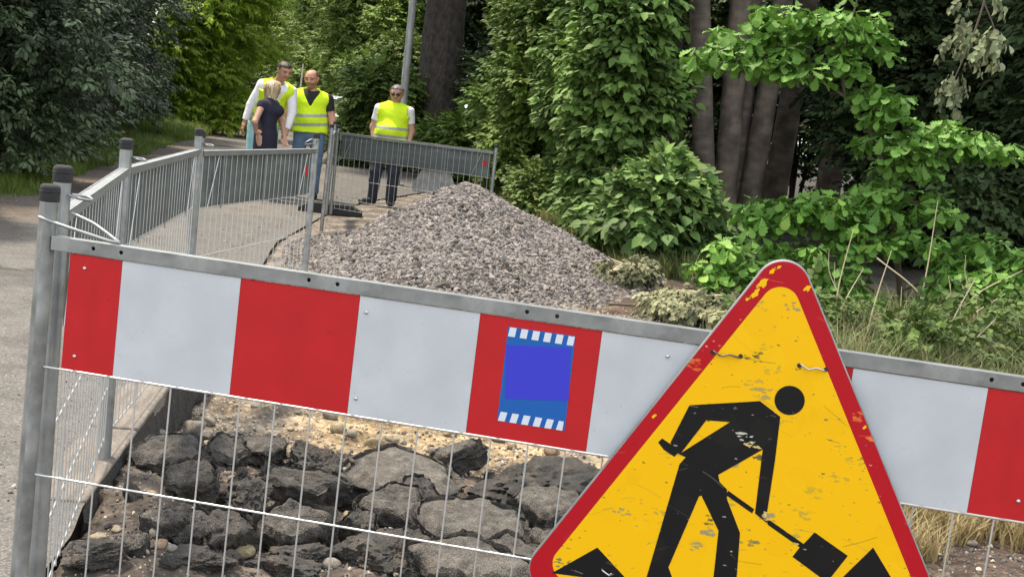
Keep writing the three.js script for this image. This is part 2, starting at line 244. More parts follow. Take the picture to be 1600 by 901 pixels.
{ // spring hoop that locks the neighbouring post
  part('lock_hoop', tube([[-0.018, 1.12, 0.02], [0.06, 1.108, 0.035], [0.155, 1.088, 0.018], [0.172, 1.085, 0.0], [0.155, 1.087, -0.02], [0.08, 1.112, -0.06], [0.015, 1.128, -0.075]], 0.0042, 48, 8, 0.3), M.galv, near);
}
// the run of barriers along the road, seen from inside
const chain = [[-1.089, -3.174], [-1.473, -4.965], [-1.708, -7.027], [-1.411, -9.065]];
const CL = ['grey-backed barrier running off behind the striped foreground barrier', 'middle grey-backed barrier of the curved run along the road', 'grey-backed barrier in front of the woman in navy and the two men'];
for (let i = 0; i < 3; i++) {
  const p = chain[i], q = chain[i + 1], dx = q[0] - p[0], dz = q[1] - p[1], L = Math.hypot(dx, dz) - 0.05, ux = dx / (L + 0.05), uz = dz / (L + 0.05);
  const g = barrier({ a: [p[0] + ux * 0.025, p[1] + uz * 0.025], L, ry: Math.atan2(-dz, dx), rail: 1.125, board: 0.275, postH: 1.2, side: -1, label: CL[i], yb: i === 2 ? -0.005 : 0.004, segs: cuts.map((x, k) => [x, Math.min(cuts[k + 1] ?? 0, L - 0.07), k % 2 ? M.white : M.red]).filter((s) => s[1] > s[0] + 0.01) });
  part('lock_hoop', tube([[0.0, 1.163, 0.022], [0.02, 1.16, 0.055], [0.0, 1.155, 0.07], [-0.03, 1.158, 0.05], [-0.02, 1.163, 0.02]], 0.004, 28, 6), M.galv, g);
  if (i === 2) part('lock_hoop', tube([[L, 1.165, 0], [L - 0.06, 1.18, 0.03], [L - 0.16, 1.19, 0.02], [L - 0.19, 1.165, -0.01], [L - 0.1, 1.15, -0.04], [L, 1.155, -0.02]], 0.0045, 36, 8, 0.3), M.galv, g);
}
{ // edge-on panel and the panel closing the far end
  const p = [-2.03, -13.75], q = [-2.43, -16.85], L = 2.25, dx = q[0] - p[0], dz = q[1] - p[1], l = Math.hypot(dx, dz);
  barrier({ a: [q[0] - dx / l * L, q[1] - dz / l * L], L, ry: Math.atan2(-dz, dx), rail: 1.075, board: 0.275, postH: 1.16, side: -1, label: 'barrier seen edge-on beside the man in the black shirt', leanX: 0.012 });
  const A = [-2.38, -16.94], B = [-0.363, -15.646], d = [B[0] - A[0], B[1] - A[1]], L2 = Math.hypot(...d);
  const far = barrier({ a: A, L: L2, ry: Math.atan2(-d[1], d[0]), rail: 1.06, board: 0.275, postH: 1.115, side: -1, label: 'far grey-backed barrier across the path behind the gravel heap' });
  const blk = (name, x, z, ry, label) => { // recycled rubber foot with sloping ends
    const s = new THREE.Shape([[-0.4, 0], [0.4, 0], [0.4, 0.05], [0.26, 0.12], [-0.26, 0.12], [-0.4, 0.05]].map((p) => new THREE.Vector2(...p)));
    const t = thing(name, label, 'fence foot', [x, 0.006, z], ry, 'rubber barrier feet');
    part('block', new THREE.ExtrudeGeometry(s, { depth: 0.2, bevelEnabled: true, bevelSize: 0.008, bevelThickness: 0.008, bevelSegments: 2 }).translate(0, 0.008, -0.1), M.rubber, t);
    for (const hx of [-0.16, 0.16]) part('grip', new THREE.BoxGeometry(0.05, 0.006, 0.14).translate(hx, 0.137, 0), M.rubber, t);
    return t;
  };
  blk('rubber_foot', -2.42, -17.15, 0.1, 'black rubber foot block under the far end of the edge-on barrier');
  blk('rubber_foot', -0.35, -15.6, 0.3, 'black rubber foot block under the post beside the gravel heap');
}
// ---------------------------------------------------------------- the road-works sign and the sticker
function roundTri(cx, top, base, r) { // equilateral, sharp apex at top, base line at base, corners of radius r
  const h = top - base, hw = h * Math.tan(Math.PI / 6), s = new THREE.Shape(), c = [[cx, top - 2 * r], [cx - hw + r * Math.sqrt(3), base + r], [cx + hw - r * Math.sqrt(3), base + r]];
  s.absarc(c[0][0], c[0][1], r, Math.PI / 6, Math.PI * 5 / 6, false); s.absarc(c[1][0], c[1][1], r, Math.PI * 5 / 6, Math.PI * 1.5, false); s.absarc(c[2][0], c[2][1], r, Math.PI * 1.5, Math.PI * 2 + Math.PI / 6, false); s.closePath(); return s;
}
function worn(base, chips, seed, n, streaks) { // a painted sheet with chips, scratches and rubbed dirt, 1.1 m square
  const S = 1024, cv = document.createElement('canvas'); cv.width = cv.height = S; const x = cv.getContext('2d'), R = rng(seed);
  x.fillStyle = base; x.fillRect(0, 0, S, S);
  for (let i = 0; i < 260; i++) { x.globalAlpha = 0.012 + 0.012 * R(); x.fillStyle = R() < 0.6 ? '#7a4a10' : '#ffe9a0'; x.beginPath(); const cx = R() * S, cy = R() * S, r = 4 + R() * 30; x.ellipse(cx, cy, r, r * (0.3 + R()), R() * 3, 0, 6.3); x.fill(); }
  const blob = (cx, cy, r) => { x.beginPath(); const k = 7 + Math.floor(R() * 5), a0 = R() * 6; for (let q = 0; q < k; q++) { const a = a0 + q / k * 6.283, d = r * (0.35 + 0.9 * R()); x.lineTo(cx + Math.cos(a) * d * 1.5, cy + Math.sin(a) * d * 0.7); } x.closePath(); x.fill(); };
  for (let i = 0; i < n; i++) { x.globalAlpha = 0.45 + 0.5 * R(); x.fillStyle = chips[Math.floor(R() * chips.length)]; const cx = R() * S, cy = R() * S; blob(cx, cy, 1 + 2.2 * R()); if (R() < 0.14) for (let q = 0; q < 7; q++) blob(cx + (R() - 0.5) * 34, cy + (R() - 0.5) * 20, 2 + 7 * R() * R()); }
  x.lineCap = 'round';
  for (let i = 0; i < streaks; i++) { x.globalAlpha = 0.25 + 0.5 * R(); x.strokeStyle = chips[Math.floor(R() * chips.length)]; x.lineWidth = 0.5 + 1.3 * R(); const cx = R() * S, cy = R() * S, a = (R() - 0.5) * 1.2, l = 10 + 60 * R(); x.beginPath(); x.moveTo(cx, cy); x.quadraticCurveTo(cx + l * 0.5 * Math.cos(a), cy + l * 0.5 * Math.sin(a) + (R() - 0.5) * 10, cx + l * Math.cos(a), cy + l * Math.sin(a)); x.stroke(); }
  x.globalAlpha = 1;
  const t = new THREE.CanvasTexture(cv); t.colorSpace = THREE.SRGBColorSpace; t.wrapS = t.wrapT = THREE.RepeatWrapping; return t;
}
const uvm = (g, x0, y0, s = 1.1) => { const p = g.attributes.position, u = g.attributes.uv; for (let i = 0; i < p.count; i++) u.setXY(i, (p.getX(i) - x0) / s, (p.getY(i) - y0) / s); return g; };
const sheet = (t) => new THREE.MeshPhysicalMaterial({ map: t, roughness: 0.5, specularIntensity: 0.4 });
const signYellow = sheet(worn('#e6b200', ['#8d8672', '#6e6a5f', '#b79a35', '#4c463a', '#97896a'], 11, 780, 190));
const signRed = sheet(worn('#a80f1c', ['#e9b53a', '#8a5a52', '#d9c7a0', '#70262a'], 23, 420, 90)), signBlack = sheet(worn('#131314', ['#d6bd79', '#8b8b88', '#c9c6ba', '#5c5a55'], 37, 420, 170));
function roadSign(label, withTies) {
  const g = thing('warning_sign', label, 'road sign', [0, 0, 0], 0), slab = (s, d, m, n, z) => { const q = new THREE.ExtrudeGeometry(s, { depth: d, bevelEnabled: n === 'plate', bevelSize: 0.0025, bevelThickness: 0.0025, bevelSegments: 3, curveSegments: 18 }); return part(n, uvm(q, 1.1, 0.35), m, g).translateZ(z); };
  const outer = roundTri(1.669, 1.31, 0.452, 0.056);
  slab(outer, 0.02, M.galvDull, 'plate', 0);
  const inner = () => roundTri(1.669, 1.31 - 0.07, 0.452 + 0.035, 0.04), ring = roundTri(1.669, 1.309, 0.4525, 0.0555); ring.holes.push(inner());
  slab(ring, 0.0009, signRed, 'red_border', 0.0228);
  slab(inner(), 0.0007, signYellow, 'yellow_field', 0.0228);
  const poly = (p) => new THREE.Shape(p.map((q) => new THREE.Vector2(...q)));
  const man = poly([[1.511, 0.92], [1.657, 0.952], [1.704, 0.925], [1.707, 0.83], [1.707, 0.704], [1.71, 0.691], [1.682, 0.708], [1.678, 0.849], [1.593, 0.779], [1.598, 0.764], [1.616, 0.75], [1.619, 0.729], [1.657, 0.66], [1.664, 0.562], [1.668, 0.528], [1.612, 0.524], [1.615, 0.554], [1.611, 0.657], [1.564, 0.728], [1.559, 0.725], [1.516, 0.558], [1.528, 0.535], [1.528, 0.525], [1.471, 0.519], [1.508, 0.789], [1.519, 0.806], [1.5, 0.812], [1.482, 0.832]]);
  man.holes.push(new THREE.Path([[1.551, 0.893], [1.601, 0.897], [1.508, 0.814]].map((q) => new THREE.Vector2(...q))));
  slab(man, 0.0005, signBlack, 'worker_figure', 0.0237);
  const hd = new THREE.Shape(); hd.absarc(1.718, 0.963, 0.0315, 0, Math.PI * 2); slab(hd, 0.0005, signBlack, 'figure_head', 0.0237);
  slab(poly([[1.456, 0.829], [1.463, 0.839], [1.484, 0.829], [1.503, 0.816], [1.495, 0.803], [1.47, 0.815]]), 0.0004, signBlack, 'shovel_grip', 0.0237);
  slab(poly([[1.619, 0.748], [1.679, 0.717], [1.676, 0.707], [1.615, 0.738]]), 0.0004, signBlack, 'shovel_handle', 0.0237);
  slab(poly([[1.708, 0.702], [1.793, 0.659], [1.812, 0.688], [1.888, 0.649], [1.854, 0.584], [1.774, 0.627], [1.786, 0.65], [1.712, 0.688]]), 0.0004, signBlack, 'shovel_blade', 0.0237);
  slab(poly([[1.357, 0.575], [1.44, 0.507], [1.265, 0.5], [1.277, 0.51]]), 0.0005, signBlack, 'soil_heap', 0.0237);
  slab(poly([[1.937, 0.676], [2.03, 0.56], [2.02, 0.548], [1.848, 0.548]]), 0.0005, signBlack, 'soil_heap', 0.0237);
  if (withTies) for (const [x, y, r, sd] of [[1.628, 1.205, 0.013, 1], [1.615, 1.18, 0.01, 2], [1.643, 1.232, 0.007, 3], [1.72, 1.205, 0.008, 4], [1.6, 1.165, 0.006, 5], [1.655, 1.24, 0.005, 6], [1.88, 0.93, 0.005, 7], [1.44, 0.885, 0.005, 8]]) { const Q = rng(sd + 50), pts = []; for (let i = 0; i < 13; i++) { const a = i / 13 * 6.283, d = r * (0.45 + 0.85 * Q()); pts.push([x + Math.cos(a) * d * 0.8 + Math.sin(a) * d * 0.5, y + Math.sin(a) * d]); } slab(poly(pts), 0.0002, signYellow, 'paint_chip', 0.0238); }
  if (withTies) for (const [x0, x1, y, k] of [[1.543, 1.603, 1.041, 0.3], [1.727, 1.783, 1.04, 1], [1.372, 1.402, 0.524, 1]]) { // twisted wire ties
    part('wire_tie', tube([[x0, y + 0.004, 0.016], [x0 + 0.004, y + 0.003, 0.029], [x0 + 0.02, y - 0.004, 0.032], [(x0 + x1) / 2 + 0.006, y + 0.001, 0.033], [x1 - 0.005, y - 0.002, 0.03], [x1, y - 0.004, 0.016]], 0.0021, 32, 6), k < 1 ? std({ color: C(0.12, 0.1, 0.085), roughness: 0.5, metalness: 0.5 }) : M.steel, g);
    for (const e of [x0, x1]) part('tie_hole', new THREE.CylinderGeometry(0.005, 0.005, 0.0006, 14).rotateX(Math.PI / 2).translate(e, y, 0.0238), M.hole, g);
  }
  return g;
}
{
  const s = roadSign('yellow triangular road works sign with red border wired to the striped barrier', true);
  s.rotation.order = 'YXZ'; s.position.copy(near.position); s.rotation.set(0, near.rotation.y, near.rotation.z); s.translateZ(0.0205);
  // the second sign hangs on the outer side of the far barrier: only its grey back shows
  const f = roadSign('grey back of a triangular sign hanging behind the far barrier', false);
  const A = V(-2.38, 0, -16.94), d = V(2.017, 0, 1.294).normalize(), c = A.clone().addScaledVector(d, 1.53).addScaledVector(V(-d.z, 0, d.x), -0.055);
  f.rotation.y = Math.atan2(-d.z, d.x) + Math.PI; const o = V(1.669, 0, 0).applyAxisAngle(V(0, 1, 0), f.rotation.y); f.scale.setScalar(0.74); f.position.set(c.x - o.x * 0.74, 0.13, c.z - o.z * 0.74);
  // sticker on the third red field
  const st = thing('sticker_poster', 'blue sticker with white dashes on the red field of the striped barrier', 'sticker'); st.rotation.order = 'YXZ'; st.position.copy(near.position); st.rotation.copy(near.rotation); st.translateZ(0.0118);
  const q = (p, m, n, z) => { const s = new THREE.Shape(p.map((v) => new THREE.Vector2(...v))); part(n, new THREE.ExtrudeGeometry(s, { depth: 0.0004, bevelEnabled: false }), m, st).position.z = z; };
  const gloss = (r, g, b) => new THREE.MeshPhysicalMaterial({ color: C(r, g, b), roughness: 0.5, specularIntensity: 0.4 });
  q([[1.095, 1.026], [1.245, 1.027], [1.249, 0.815], [1.097, 0.813]], gloss(0.012, 0.1, 0.37), 'sheet', 0);
  q([[1.096, 0.985], [1.238, 1.0], [1.249, 0.882], [1.108, 0.866]], gloss(0.042, 0.045, 0.5), 'violet_panel', 0.0006);
  const wm = gloss(0.58, 0.62, 0.67);
  for (const [y0, y1, sl] of [[1.005, 1.0255, 0.002], [0.814, 0.835, 0.004]]) for (let k = 0; k < 6; k++) { const x = 1.0975 + (y0 < 0.9 ? 0.001 : 0) + k * 0.0262, w = k === 5 ? 0.0145 : 0.0152; q([[x, y0], [x + w, y0], [Math.min(x + w + sl, 1.2445), y1], [x + sl, y1]], wm, 'white_dash', 0.0006); }
}
// ---------------------------------------------------------------- rubble, cobbles, gravel
function rockGeo(seed, det, cuts, rough, flat = 1) { // a ball trimmed by planes, then roughened
  let g = new THREE.IcosahedronGeometry(1, det); g.deleteAttribute('uv'); g.deleteAttribute('normal'); g = mergeVertices(g, 1e-4);
  const R = rng(seed), pl = []; for (let i = 0; i < cuts; i++) { const a = R() * 6.283, y = R() * 2 - 1, s = Math.sqrt(1 - y * y); pl.push([Math.cos(a) * s, y, Math.sin(a) * s, 0.5 + 0.32 * R()]); }
  if (flat < 1) { pl.push([0.05 * (R() - 0.5), 1, 0.05 * (R() - 0.5), 0.62]); pl.push([0, -1, 0, 0.62]); }
  const p = g.attributes.position;
  for (let i = 0; i < p.count; i++) {
    let x = p.getX(i), y = p.getY(i), z = p.getZ(i), k = 1; for (const q of pl) { const d = x * q[0] + y * q[1] + z * q[2]; if (d > q[3]) k = Math.min(k, q[3] / d); }
    const n = 1 + rough * (fbm(x * 1.6 + seed, y * 1.6, z * 1.6, 4) - 0.5) * 1.6 + (det > 6 ? rough * (1.1 * (Math.abs(fbm(x * 3.5 + seed, y * 3.5, z * 3.5, 4) - 0.5) * -2 + 0.25) + 0.7 * (fbm(x * 9 + seed, y * 9, z * 9, 3) - 0.5)) : rough * 0.5 * (fbm(x * 6 + seed, y * 6, z * 6, 3) - 0.5)); k *= n; p.setXYZ(i, x * k, y * k, z * k);
  }
  return g;
}
function boxUV(g, s = 1) { g = g.index ? g.toNonIndexed() : g; const p = g.attributes.position, u = new Float32Array(p.count * 2), a = V(0, 0, 0), b = V(0, 0, 0), c = V(0, 0, 0);
  for (let i = 0; i < p.count; i += 3) { a.fromBufferAttribute(p, i); b.fromBufferAttribute(p, i + 1); c.fromBufferAttribute(p, i + 2); const n = b.clone().sub(a).cross(c.clone().sub(a)), ax = Math.abs(n.x), ay = Math.abs(n.y), az = Math.abs(n.z);
    for (let k = 0; k < 3; k++) { const q = [a, b, c][k]; const [e, f] = ay >= ax && ay >= az ? [q.x, q.z] : ax > az ? [q.z, q.y] : [q.x, q.y]; u[(i + k) * 2] = e * s; u[(i + k) * 2 + 1] = f * s; } }
  g.setAttribute('uv', new THREE.BufferAttribute(u, 2)); return g; }
const tarMat = std({ vertexColors: true, map: rep(T.tar, 5), bumpMap: rep(T.tarBump, 5), bumpScale: 0.016, roughness: 0.82 });
// broken road: an irregular outline with a worn grey upper face and fresh black broken sides
function slabChunk(seed, w, d, h, topGrey) {
  const R = rng(seed), n = w > 0.9 ? 24 : 60, corner = 5 + Math.floor(R() * 4), cs = []; for (let i = 0; i < corner; i++) cs.push([(i + 0.2 + 0.6 * R()) / corner * 6.283, 0.62 + 0.42 * R()]);
  const rad = (a) => { let m = 9; for (const [c, r] of cs) { const e = Math.cos(a - c); if (e > 0.1) m = Math.min(m, r * 0.9 / e); } return Math.min(m, 1.15) * (1 + 0.16 * (fbm(Math.cos(a) * 2.2 + seed, Math.sin(a) * 2.2, 3, 3) - 0.5) + 0.16 * (fbm(Math.cos(a) * 7 + seed, Math.sin(a) * 7, 8, 3) - 0.5)); };
  const rings = []; for (let k = 0; k <= 9; k++) rings.push([k / 9 * 0.97, 1, 0]); rings.push([0.995, 0.9, 0.4]); for (let k = 1; k <= 9; k++) rings.push([1.01 - 0.03 * k / 9, 0.9 - 1.8 * k / 9, 1]); rings.push([0.6, -1, 1], [0, -1, 1]);
  const P = [], Cc = [], I = [], dome = 0.5 * (R() - 0.3), rs = rings.map((q, k) => 0.1 * (R() - 0.5));
  for (let k = 0; k < rings.length; k++) for (let i = 0; i <= n; i++) {
    const a = (i % n) / n * 6.283, [rr, yy, side] = rings[k]; let r = rad(a) * rr; const ca = Math.cos(a), sa = Math.sin(a);
    if (side) r *= 1 + rs[k] + 0.3 * (fbm(ca * 3 + seed, sa * 3, yy * 2.2, 4) - 0.5) + 0.2 * (fbm(ca * 9 + seed, sa * 9, yy * 5, 3) - 0.5);
    const x = ca * r, z = sa * r, edge = side ? 0 : sstep(0.72, 0.97, rr);
    const y = (yy + dome * (1 - r * r) * (yy > 0 ? 1 : 0)) * h / 2 + h * (0.34 * (fbm(x * 2.2 + seed, z * 2.2, 1, 3) - 0.5) - edge * 0.5 * fbm(x * 4 + seed, z * 4, 6, 3)) + 0.022 * (fbm(x * 9 + seed, z * 9, 2 + side * yy * 3, 3) - 0.5) + (side ? 0.12 * h * (fbm(a * 3, yy * 3, seed, 3) - 0.5) : 0);
    P.push(x * w / 2, y, z * d / 2);
    const nz = fbm(x * 3 + seed, z * 3, 5, 4), tg = side === 1 ? 0 : sstep(0.3, 0.5, nz + 0.12 - 0.25 * edge) * topGrey, c = mixc([0.07, 0.066, 0.065], [0.27, 0.25, 0.23], tg), dirt = sstep(0.5, 0.66, fbm(x * 4 + 9 + seed, z * 4, yy * 3, 4)) * 0.6; Cc.push(...mixc(c, [0.2, 0.165, 0.135], dirt));
  }
  for (let k = 0; k < rings.length - 1; k++) for (let i = 0; i < n; i++) { const a = k * (n + 1) + i, b = a + n + 1; I.push(a, a + 1, b, a + 1, b + 1, b); }
  const g = new THREE.BufferGeometry(); g.setAttribute('position', new THREE.Float32BufferAttribute(P, 3)); g.setAttribute('color', new THREE.Float32BufferAttribute(Cc, 3)); g.setIndex(I);
  return toCreasedNormals(boxUV(g), 0.6);
}
function boulderChunk(seed, w, d, h, grey, det = 15) { const g = rockGeo(seed, det, 9, 0.3).scale(w / 1.5, h / 1.5, d / 1.5); paint(g, (x, y, z) => { const n = fbm(x * 14 + seed, y * 14, z * 14, 4); return mixc(mixc([0.065, 0.062, 0.06], [0.24, 0.22, 0.2], grey), [0.19, 0.155, 0.125], sstep(0.5, 0.68, n) * 0.6); }); return toCreasedNormals(boxUV(g), 0.6); }
// [x, z, w, h(pixel-tall extent in m), depth, kind, grey, yaw, tiltx, tiltz, lift, label]
const CH = [
  [-0.81, -5.46, 0.48, 0.15, 0.2, 's', 0.1, 0.05, 0.25, -0.06, 0.05, 'long black asphalt beam lying across the pit'],
  [-0.83, -5.95, 0.21, 0.17, 0.18, 'b', 0.35, 0.4, 0, 0, 0.05, 'rounded grey asphalt boulder standing behind the long black beam'],
  [-0.41, -5.81, 0.58, 0.11, 0.5, 's', 1, 0.2, 0.16, -0.05, 0.1, 'broad pale road slab with a crack, lying below the third red field'],
  [-0.16, -6.31, 0.31, 0.12, 0.24, 's', 0.7, -0.3, 0.2, 0.42, 0.1, 'tilted road slab with one corner pointing up'],
  [0.24, -5.97, 0.57, 0.24, 0.4, 'b', 0, 0.1, 0, 0, 0.02, 'large mound-like lump of black tarry soil beside the sign'],
  [-0.05, -5.15, 0.41, 0.12, 0.42, 's', 0.75, 0.5, 0.22, 0.02, 0.07, 'cracked dark slab in front of the black soil lump'],
  [0.27, -5.54, 0.38, 0.12, 0.36, 's', 0.7, -0.25, 0.2, -0.05, 0.07, 'cracked slab half hidden by the left edge of the sign'],
  [0.28, -4.99, 0.31, 0.12, 0.3, 's', 0.6, 0.8, 0.15, 0.03, 0.05, 'lower cracked slab touching the edge of the sign'],
  [-0.39, -5.37, 0.36, 0.14, 0.28, 's', 0.55, -0.1, 0.3, 0.05, 0.06, 'rounded asphalt slab leaning before the broad pale slab'],
  [-0.7, -4.72, 0.31, 0.17, 0.26, 's', 0.5, 0.2, 0.5, 0.06, 0.06, 'brownish grey slab propped up in the middle of the rubble'],
  [-0.92, -4.86, 0.19, 0.15, 0.18, 'b', 0.15, 0.8, 0, 0.2, 0.03, 'squat dark chunk under the cross wire'],
  [-0.87, -4.4, 0.26, 0.13, 0.22, 's', 0.1, -0.4, 0.2, -0.2, 0.03, 'black wedge of asphalt with a shaded hollow below'],
  [-0.99, -4.36, 0.26, 0.08, 0.2, 's', 0.35, 0.3, 0.2, 0.05, 0.03, 'thin dark plate resting against the black wedge'],
  [-1.09, -4.8, 0.23, 0.11, 0.2, 's', 0.2, -0.5, 0.35, -0.1, 0.04, 'dark plate tilted towards the kerb'],
  [-1.26, -5.13, 0.3, 0.12, 0.26, 's', 0.4, 0.15, 0.3, 0.12, 0.05, 'asphalt plate beside the cream cobbles at the kerb'],
  [-1.07, -4.31, 0.16, 0.06, 0.14, 's', 0.95, 0.5, 0.1, 0.1, 0.03, 'small pale grey plate lying flat on the soil'],
  [-0.92, -4.14, 0.2, 0.06, 0.14, 'b', 0.05, 0.2, 0, 0, 0, 'low black lump at the lower edge, near the fence post'],
  [-1.18, -3.91, 0.17, 0.06, 0.12, 'b', 0.05, 0.6, 0, 0, 0, 'black crumbly lump in the lower corner by the mesh'],
  [-0.47, -4.93, 0.18, 0.11, 0.15, 's', 0.4, 0.7, 0.4, 0.1, 0.03, 'angular dark piece between cobbles and the big slab'],
  [-0.37, -4.6, 0.27, 0.12, 0.22, 'b', 0.2, 0.3, 0, 0.1, 0.02, 'jagged black chunk left of the big rounded slab'],
  [-0.26, -4.73, 0.23, 0.11, 0.2, 's', 0.3, -0.6, 0.35, -0.1, 0.04, 'jagged asphalt piece stacked behind the jagged black chunk'],
  [-0.07, -4.56, 0.46, 0.14, 0.34, 's', 0.8, 0.1, 0.28, 0.0, 0.03, 'big rounded brown-grey slab at the lower edge'],
  [0.11, -4.72, 0.3, 0.13, 0.26, 's', 0.45, -0.3, 0.2, 0.1, 0.02, 'dark slab between the big rounded slab and the sign'],
  [-0.68, -4.33, 0.21, 0.1, 0.18, 'b', 0.1, 0.2, 0, 0, 0, 'black lump below the brownish propped slab'],
  [-1.14, -5.58, 0.24, 0.1, 0.2, 's', 0.35, 0.9, 0.35, 0.15, 0.05, 'dark plate leaning behind the long beam'],
  [-1.06, -5.93, 0.25, 0.08, 0.22, 's', 0.6, 0.2, 0.1, 0.06, 0.06, 'grey crumbling plate next to the boulder'],
  [-0.31, -5.6, 0.24, 0.1, 0.18, 's', 0.15, 0.3, 0.5, -0.2, 0.06, 'black broken edge piece under the broad slab'],
  [-0.58, -5.83, 0.18, 0.1, 0.14, 'b', 0.25, 0.2, 0, 0, 0.03, 'dark chunk wedged between the beam and the broad slab'],
  [-0.7, -6.26, 0.13, 0.09, 0.12, 's', 0.6, 0.5, 0.2, 0.1, 0.03, 'small grey piece at the foot of the sand'],
  [-1.12, -4.1, 0.13, 0.05, 0.12, 's', 0.7, 0.3, 0.1, 0.05, 0.02, 'small flat grey chip on open soil'],
  [-0.63, -4.52, 0.17, 0.08, 0.14, 'b', 0.1, 0.4, 0, 0, 0.01, 'little black lump beside two cream cobbles'],
  [0.75, -5.8, 0.5, 0.16, 0.4, 's', 0.6, 0.3, 0.1, 0.1, 0.03, 'road slab hidden mostly by the sign'],
  [0.7, -5.2, 0.4, 0.14, 0.3, 's', 0.5, 0.9, 0.1, 0.1, 0.03, 'second road slab behind the sign'],
];
CH.forEach(([x, z, w, h, d, k, grey, yaw, tx, tz, lift, label], i) => {
  const g = k === 's' ? slabChunk(100 + i, w * 1.1, d * 1.2, h, grey) : boulderChunk(200 + i, w, d, h, grey), m = single('asphalt_chunk', label, 'rubble', g, tarMat, 'broken asphalt in the pit');
  m.position.set(x, groundY(x, z) + lift * 0.6 + h * 0.18, z); m.rotation.set(tx, yaw, tz, 'YXZ');
});
{ // middling crumbs of asphalt, each its own
  const R = rng(77), geos = [0, 1, 2, 3].map((i) => boulderChunk(300 + i, 1, 0.8, 0.6, i === 1 ? 0.6 : 0.15, 8)).concat([0, 1, 2].map((i) => slabChunk(340 + i, 1, 0.8, 0.4, 0.6)));
  for (let i = 0; i < 120; i++) { const x = -1.5 + 2.6 * R(), z = -3.9 - 2.6 * R(), s = 0.03 + 0.08 * R() * R(); if (x < roadR(z) + 0.1) continue; const m = single('asphalt_crumb', 'fist-sized black asphalt crumb among the larger slabs in the pit', 'rubble', geos[i % 7], tarMat, 'loose asphalt crumbs'); m.scale.setScalar(s); m.position.set(x, groundY(x, z) + s * 0.15, z); m.rotation.set(R(), R() * 6, R()); }
}
const cobMat = [[0.5, 0.41, 0.28], [0.42, 0.37, 0.3], [0.56, 0.45, 0.26], [0.36, 0.31, 0.26], [0.45, 0.3, 0.19]].map((c) => std({ color: C(...c), map: rep(T.rock, 1), bumpMap: rep(T.rockBump, 1), bumpScale: 0.002, roughness: 0.75 }));
const cobGeo = [1, 2, 3, 4, 5].map((i) => { const g = rockGeo(400 + i, 3, 3, 0.14); g.computeVertexNormals(); const q = boxUV(g.scale(0.5, 0.32, 0.4)); return toCreasedNormals(q, 1.2); });
{
  const spots = [[-1.211, -4.074, 0.064], [-1.194, -4.033, 0.056], [-0.527, -4.528, 0.076], [-0.584, -4.637, 0.069], [-0.73, -5.311, 0.068], [-1.593, -5.795, 0.071], [-1.51, -5.461, 0.08], [-1.67, -5.939, 0.052], [-1.58, -5.983, 0.059], [-1.204, -4.669, 0.037], [-1.219, -4.299, 0.038], [-0.927, -4.389, 0.043], [-1.0, -4.166, 0.045], [-1.042, -4.204, 0.05], [-0.811, -4.366, 0.086], [-0.754, -4.356, 0.047], [-1.493, -6.483, 0.114], [-1.451, -6.64, 0.071], [-1.563, -6.632, 0.058], [-0.564, -5.35, 0.058], [-0.451, -4.943, 0.058], [-0.54, -5.326, 0.052], [-0.42, -4.776, 0.071], [-0.292, -5.099, 0.055], [-1.287, -5.891, 0.063], [-1.372, -5.771, 0.068], [-1.221, -5.983, 0.07], [-1.385, -6.273, 0.074], [-1.194, -6.422, 0.082], [-1.13, -6.58, 0.071], [-1.004, -6.507, 0.064], [-0.83, -6.519, 0.057], [1.8, -4.85, 0.038], [2.05, -5.05, 0.044], [1.72, -4.93, 0.029], [-0.51, -6.86, 0.06], [-0.3, -6.75, 0.072], [-0.75, -6.85, 0.059], [0.3, -6.94, 0.088], [0.09, -6.99, 0.061]], R = rng(9);
  const OWN = { 0: 'flat cream stone lying alone on bare soil beside the side mesh', 2: 'oval yellowish stone, lower of two below the cross wire', 3: 'oval yellowish stone, upper of two below the cross wire', 4: 'upright orange-tan stone under the end of the long black beam', 6: 'round cream stone at the foot of the kerb cut', 14: 'largest pale stone lying at the lower edge below the black wedge', 16: 'large angular tan stone where the sand meets the kerb' };
  for (let i = 0; i < 46; i++) { const z = -3.9 - 2.8 * R(); spots.push([Math.max(roadR(z) + 0.08, -1.45 + 2.2 * R()), z, 0.025 + 0.04 * R() * R()]); }
  for (let i = 0; i < 40; i++) { const z = -6.6 - 2 * R(); spots.push([-1.4 + 2.4 * R(), z, 0.04 + 0.06 * R()]); }
  spots.map(([x, z, s]) => [Math.max(x, roadR(z) + s * 0.6), z, s]).forEach(([x, z, s], i) => { const m = single('cobble', i < 86 ? 'rounded cream or tan stone lying among the asphalt rubble' : 'pale stone half sunk in the sandy slope behind the rubble', 'stone', cobGeo[i % 5], cobMat[i < 86 ? (i * 3) % 5 : 1 + (i % 3)], i < 86 ? 'cobbles in the rubble' : 'stones in the sand'); if (OWN[i]) m.userData.label = OWN[i]; m.scale.setScalar(s * 1.15); m.position.set(x, groundY(x, z) + s * (i < 86 ? 0.25 : 0.12), z); m.rotation.set((R() - 0.5) * 0.7, R() * 6.3, (R() - 0.5) * 0.7); });
}
function scatter(name, geo, mat, parent, n, seed, place, tint) { // one uncountable mass
  const im = new THREE.InstancedMesh(geo, mat, n), R = rng(seed), o = new THREE.Object3D(), c = new THREE.Color(); let k = 0;
  for (let i = 0; i < n * 4 && k < n; i++) { if (!place(o, R)) continue; o.updateMatrix(); im.setMatrixAt(k, o.matrix); if (tint) im.setColorAt(k, c.setRGB(...tint(R, o))); k++; }
  im.count = k; im.name = parent === scene ? numbered(name) : name; im.userData.kind = 'stuff'; parent.add(im); return im;
}
const grit = [0, 1].map((i) => toCreasedNormals(boxUV(rockGeo(500 + i, 1, 6, 0.2).scale(0.6, 0.42, 0.5)), 0.4)), gritMat = std({ color: C(1, 1, 1), roughness: 0.9 });
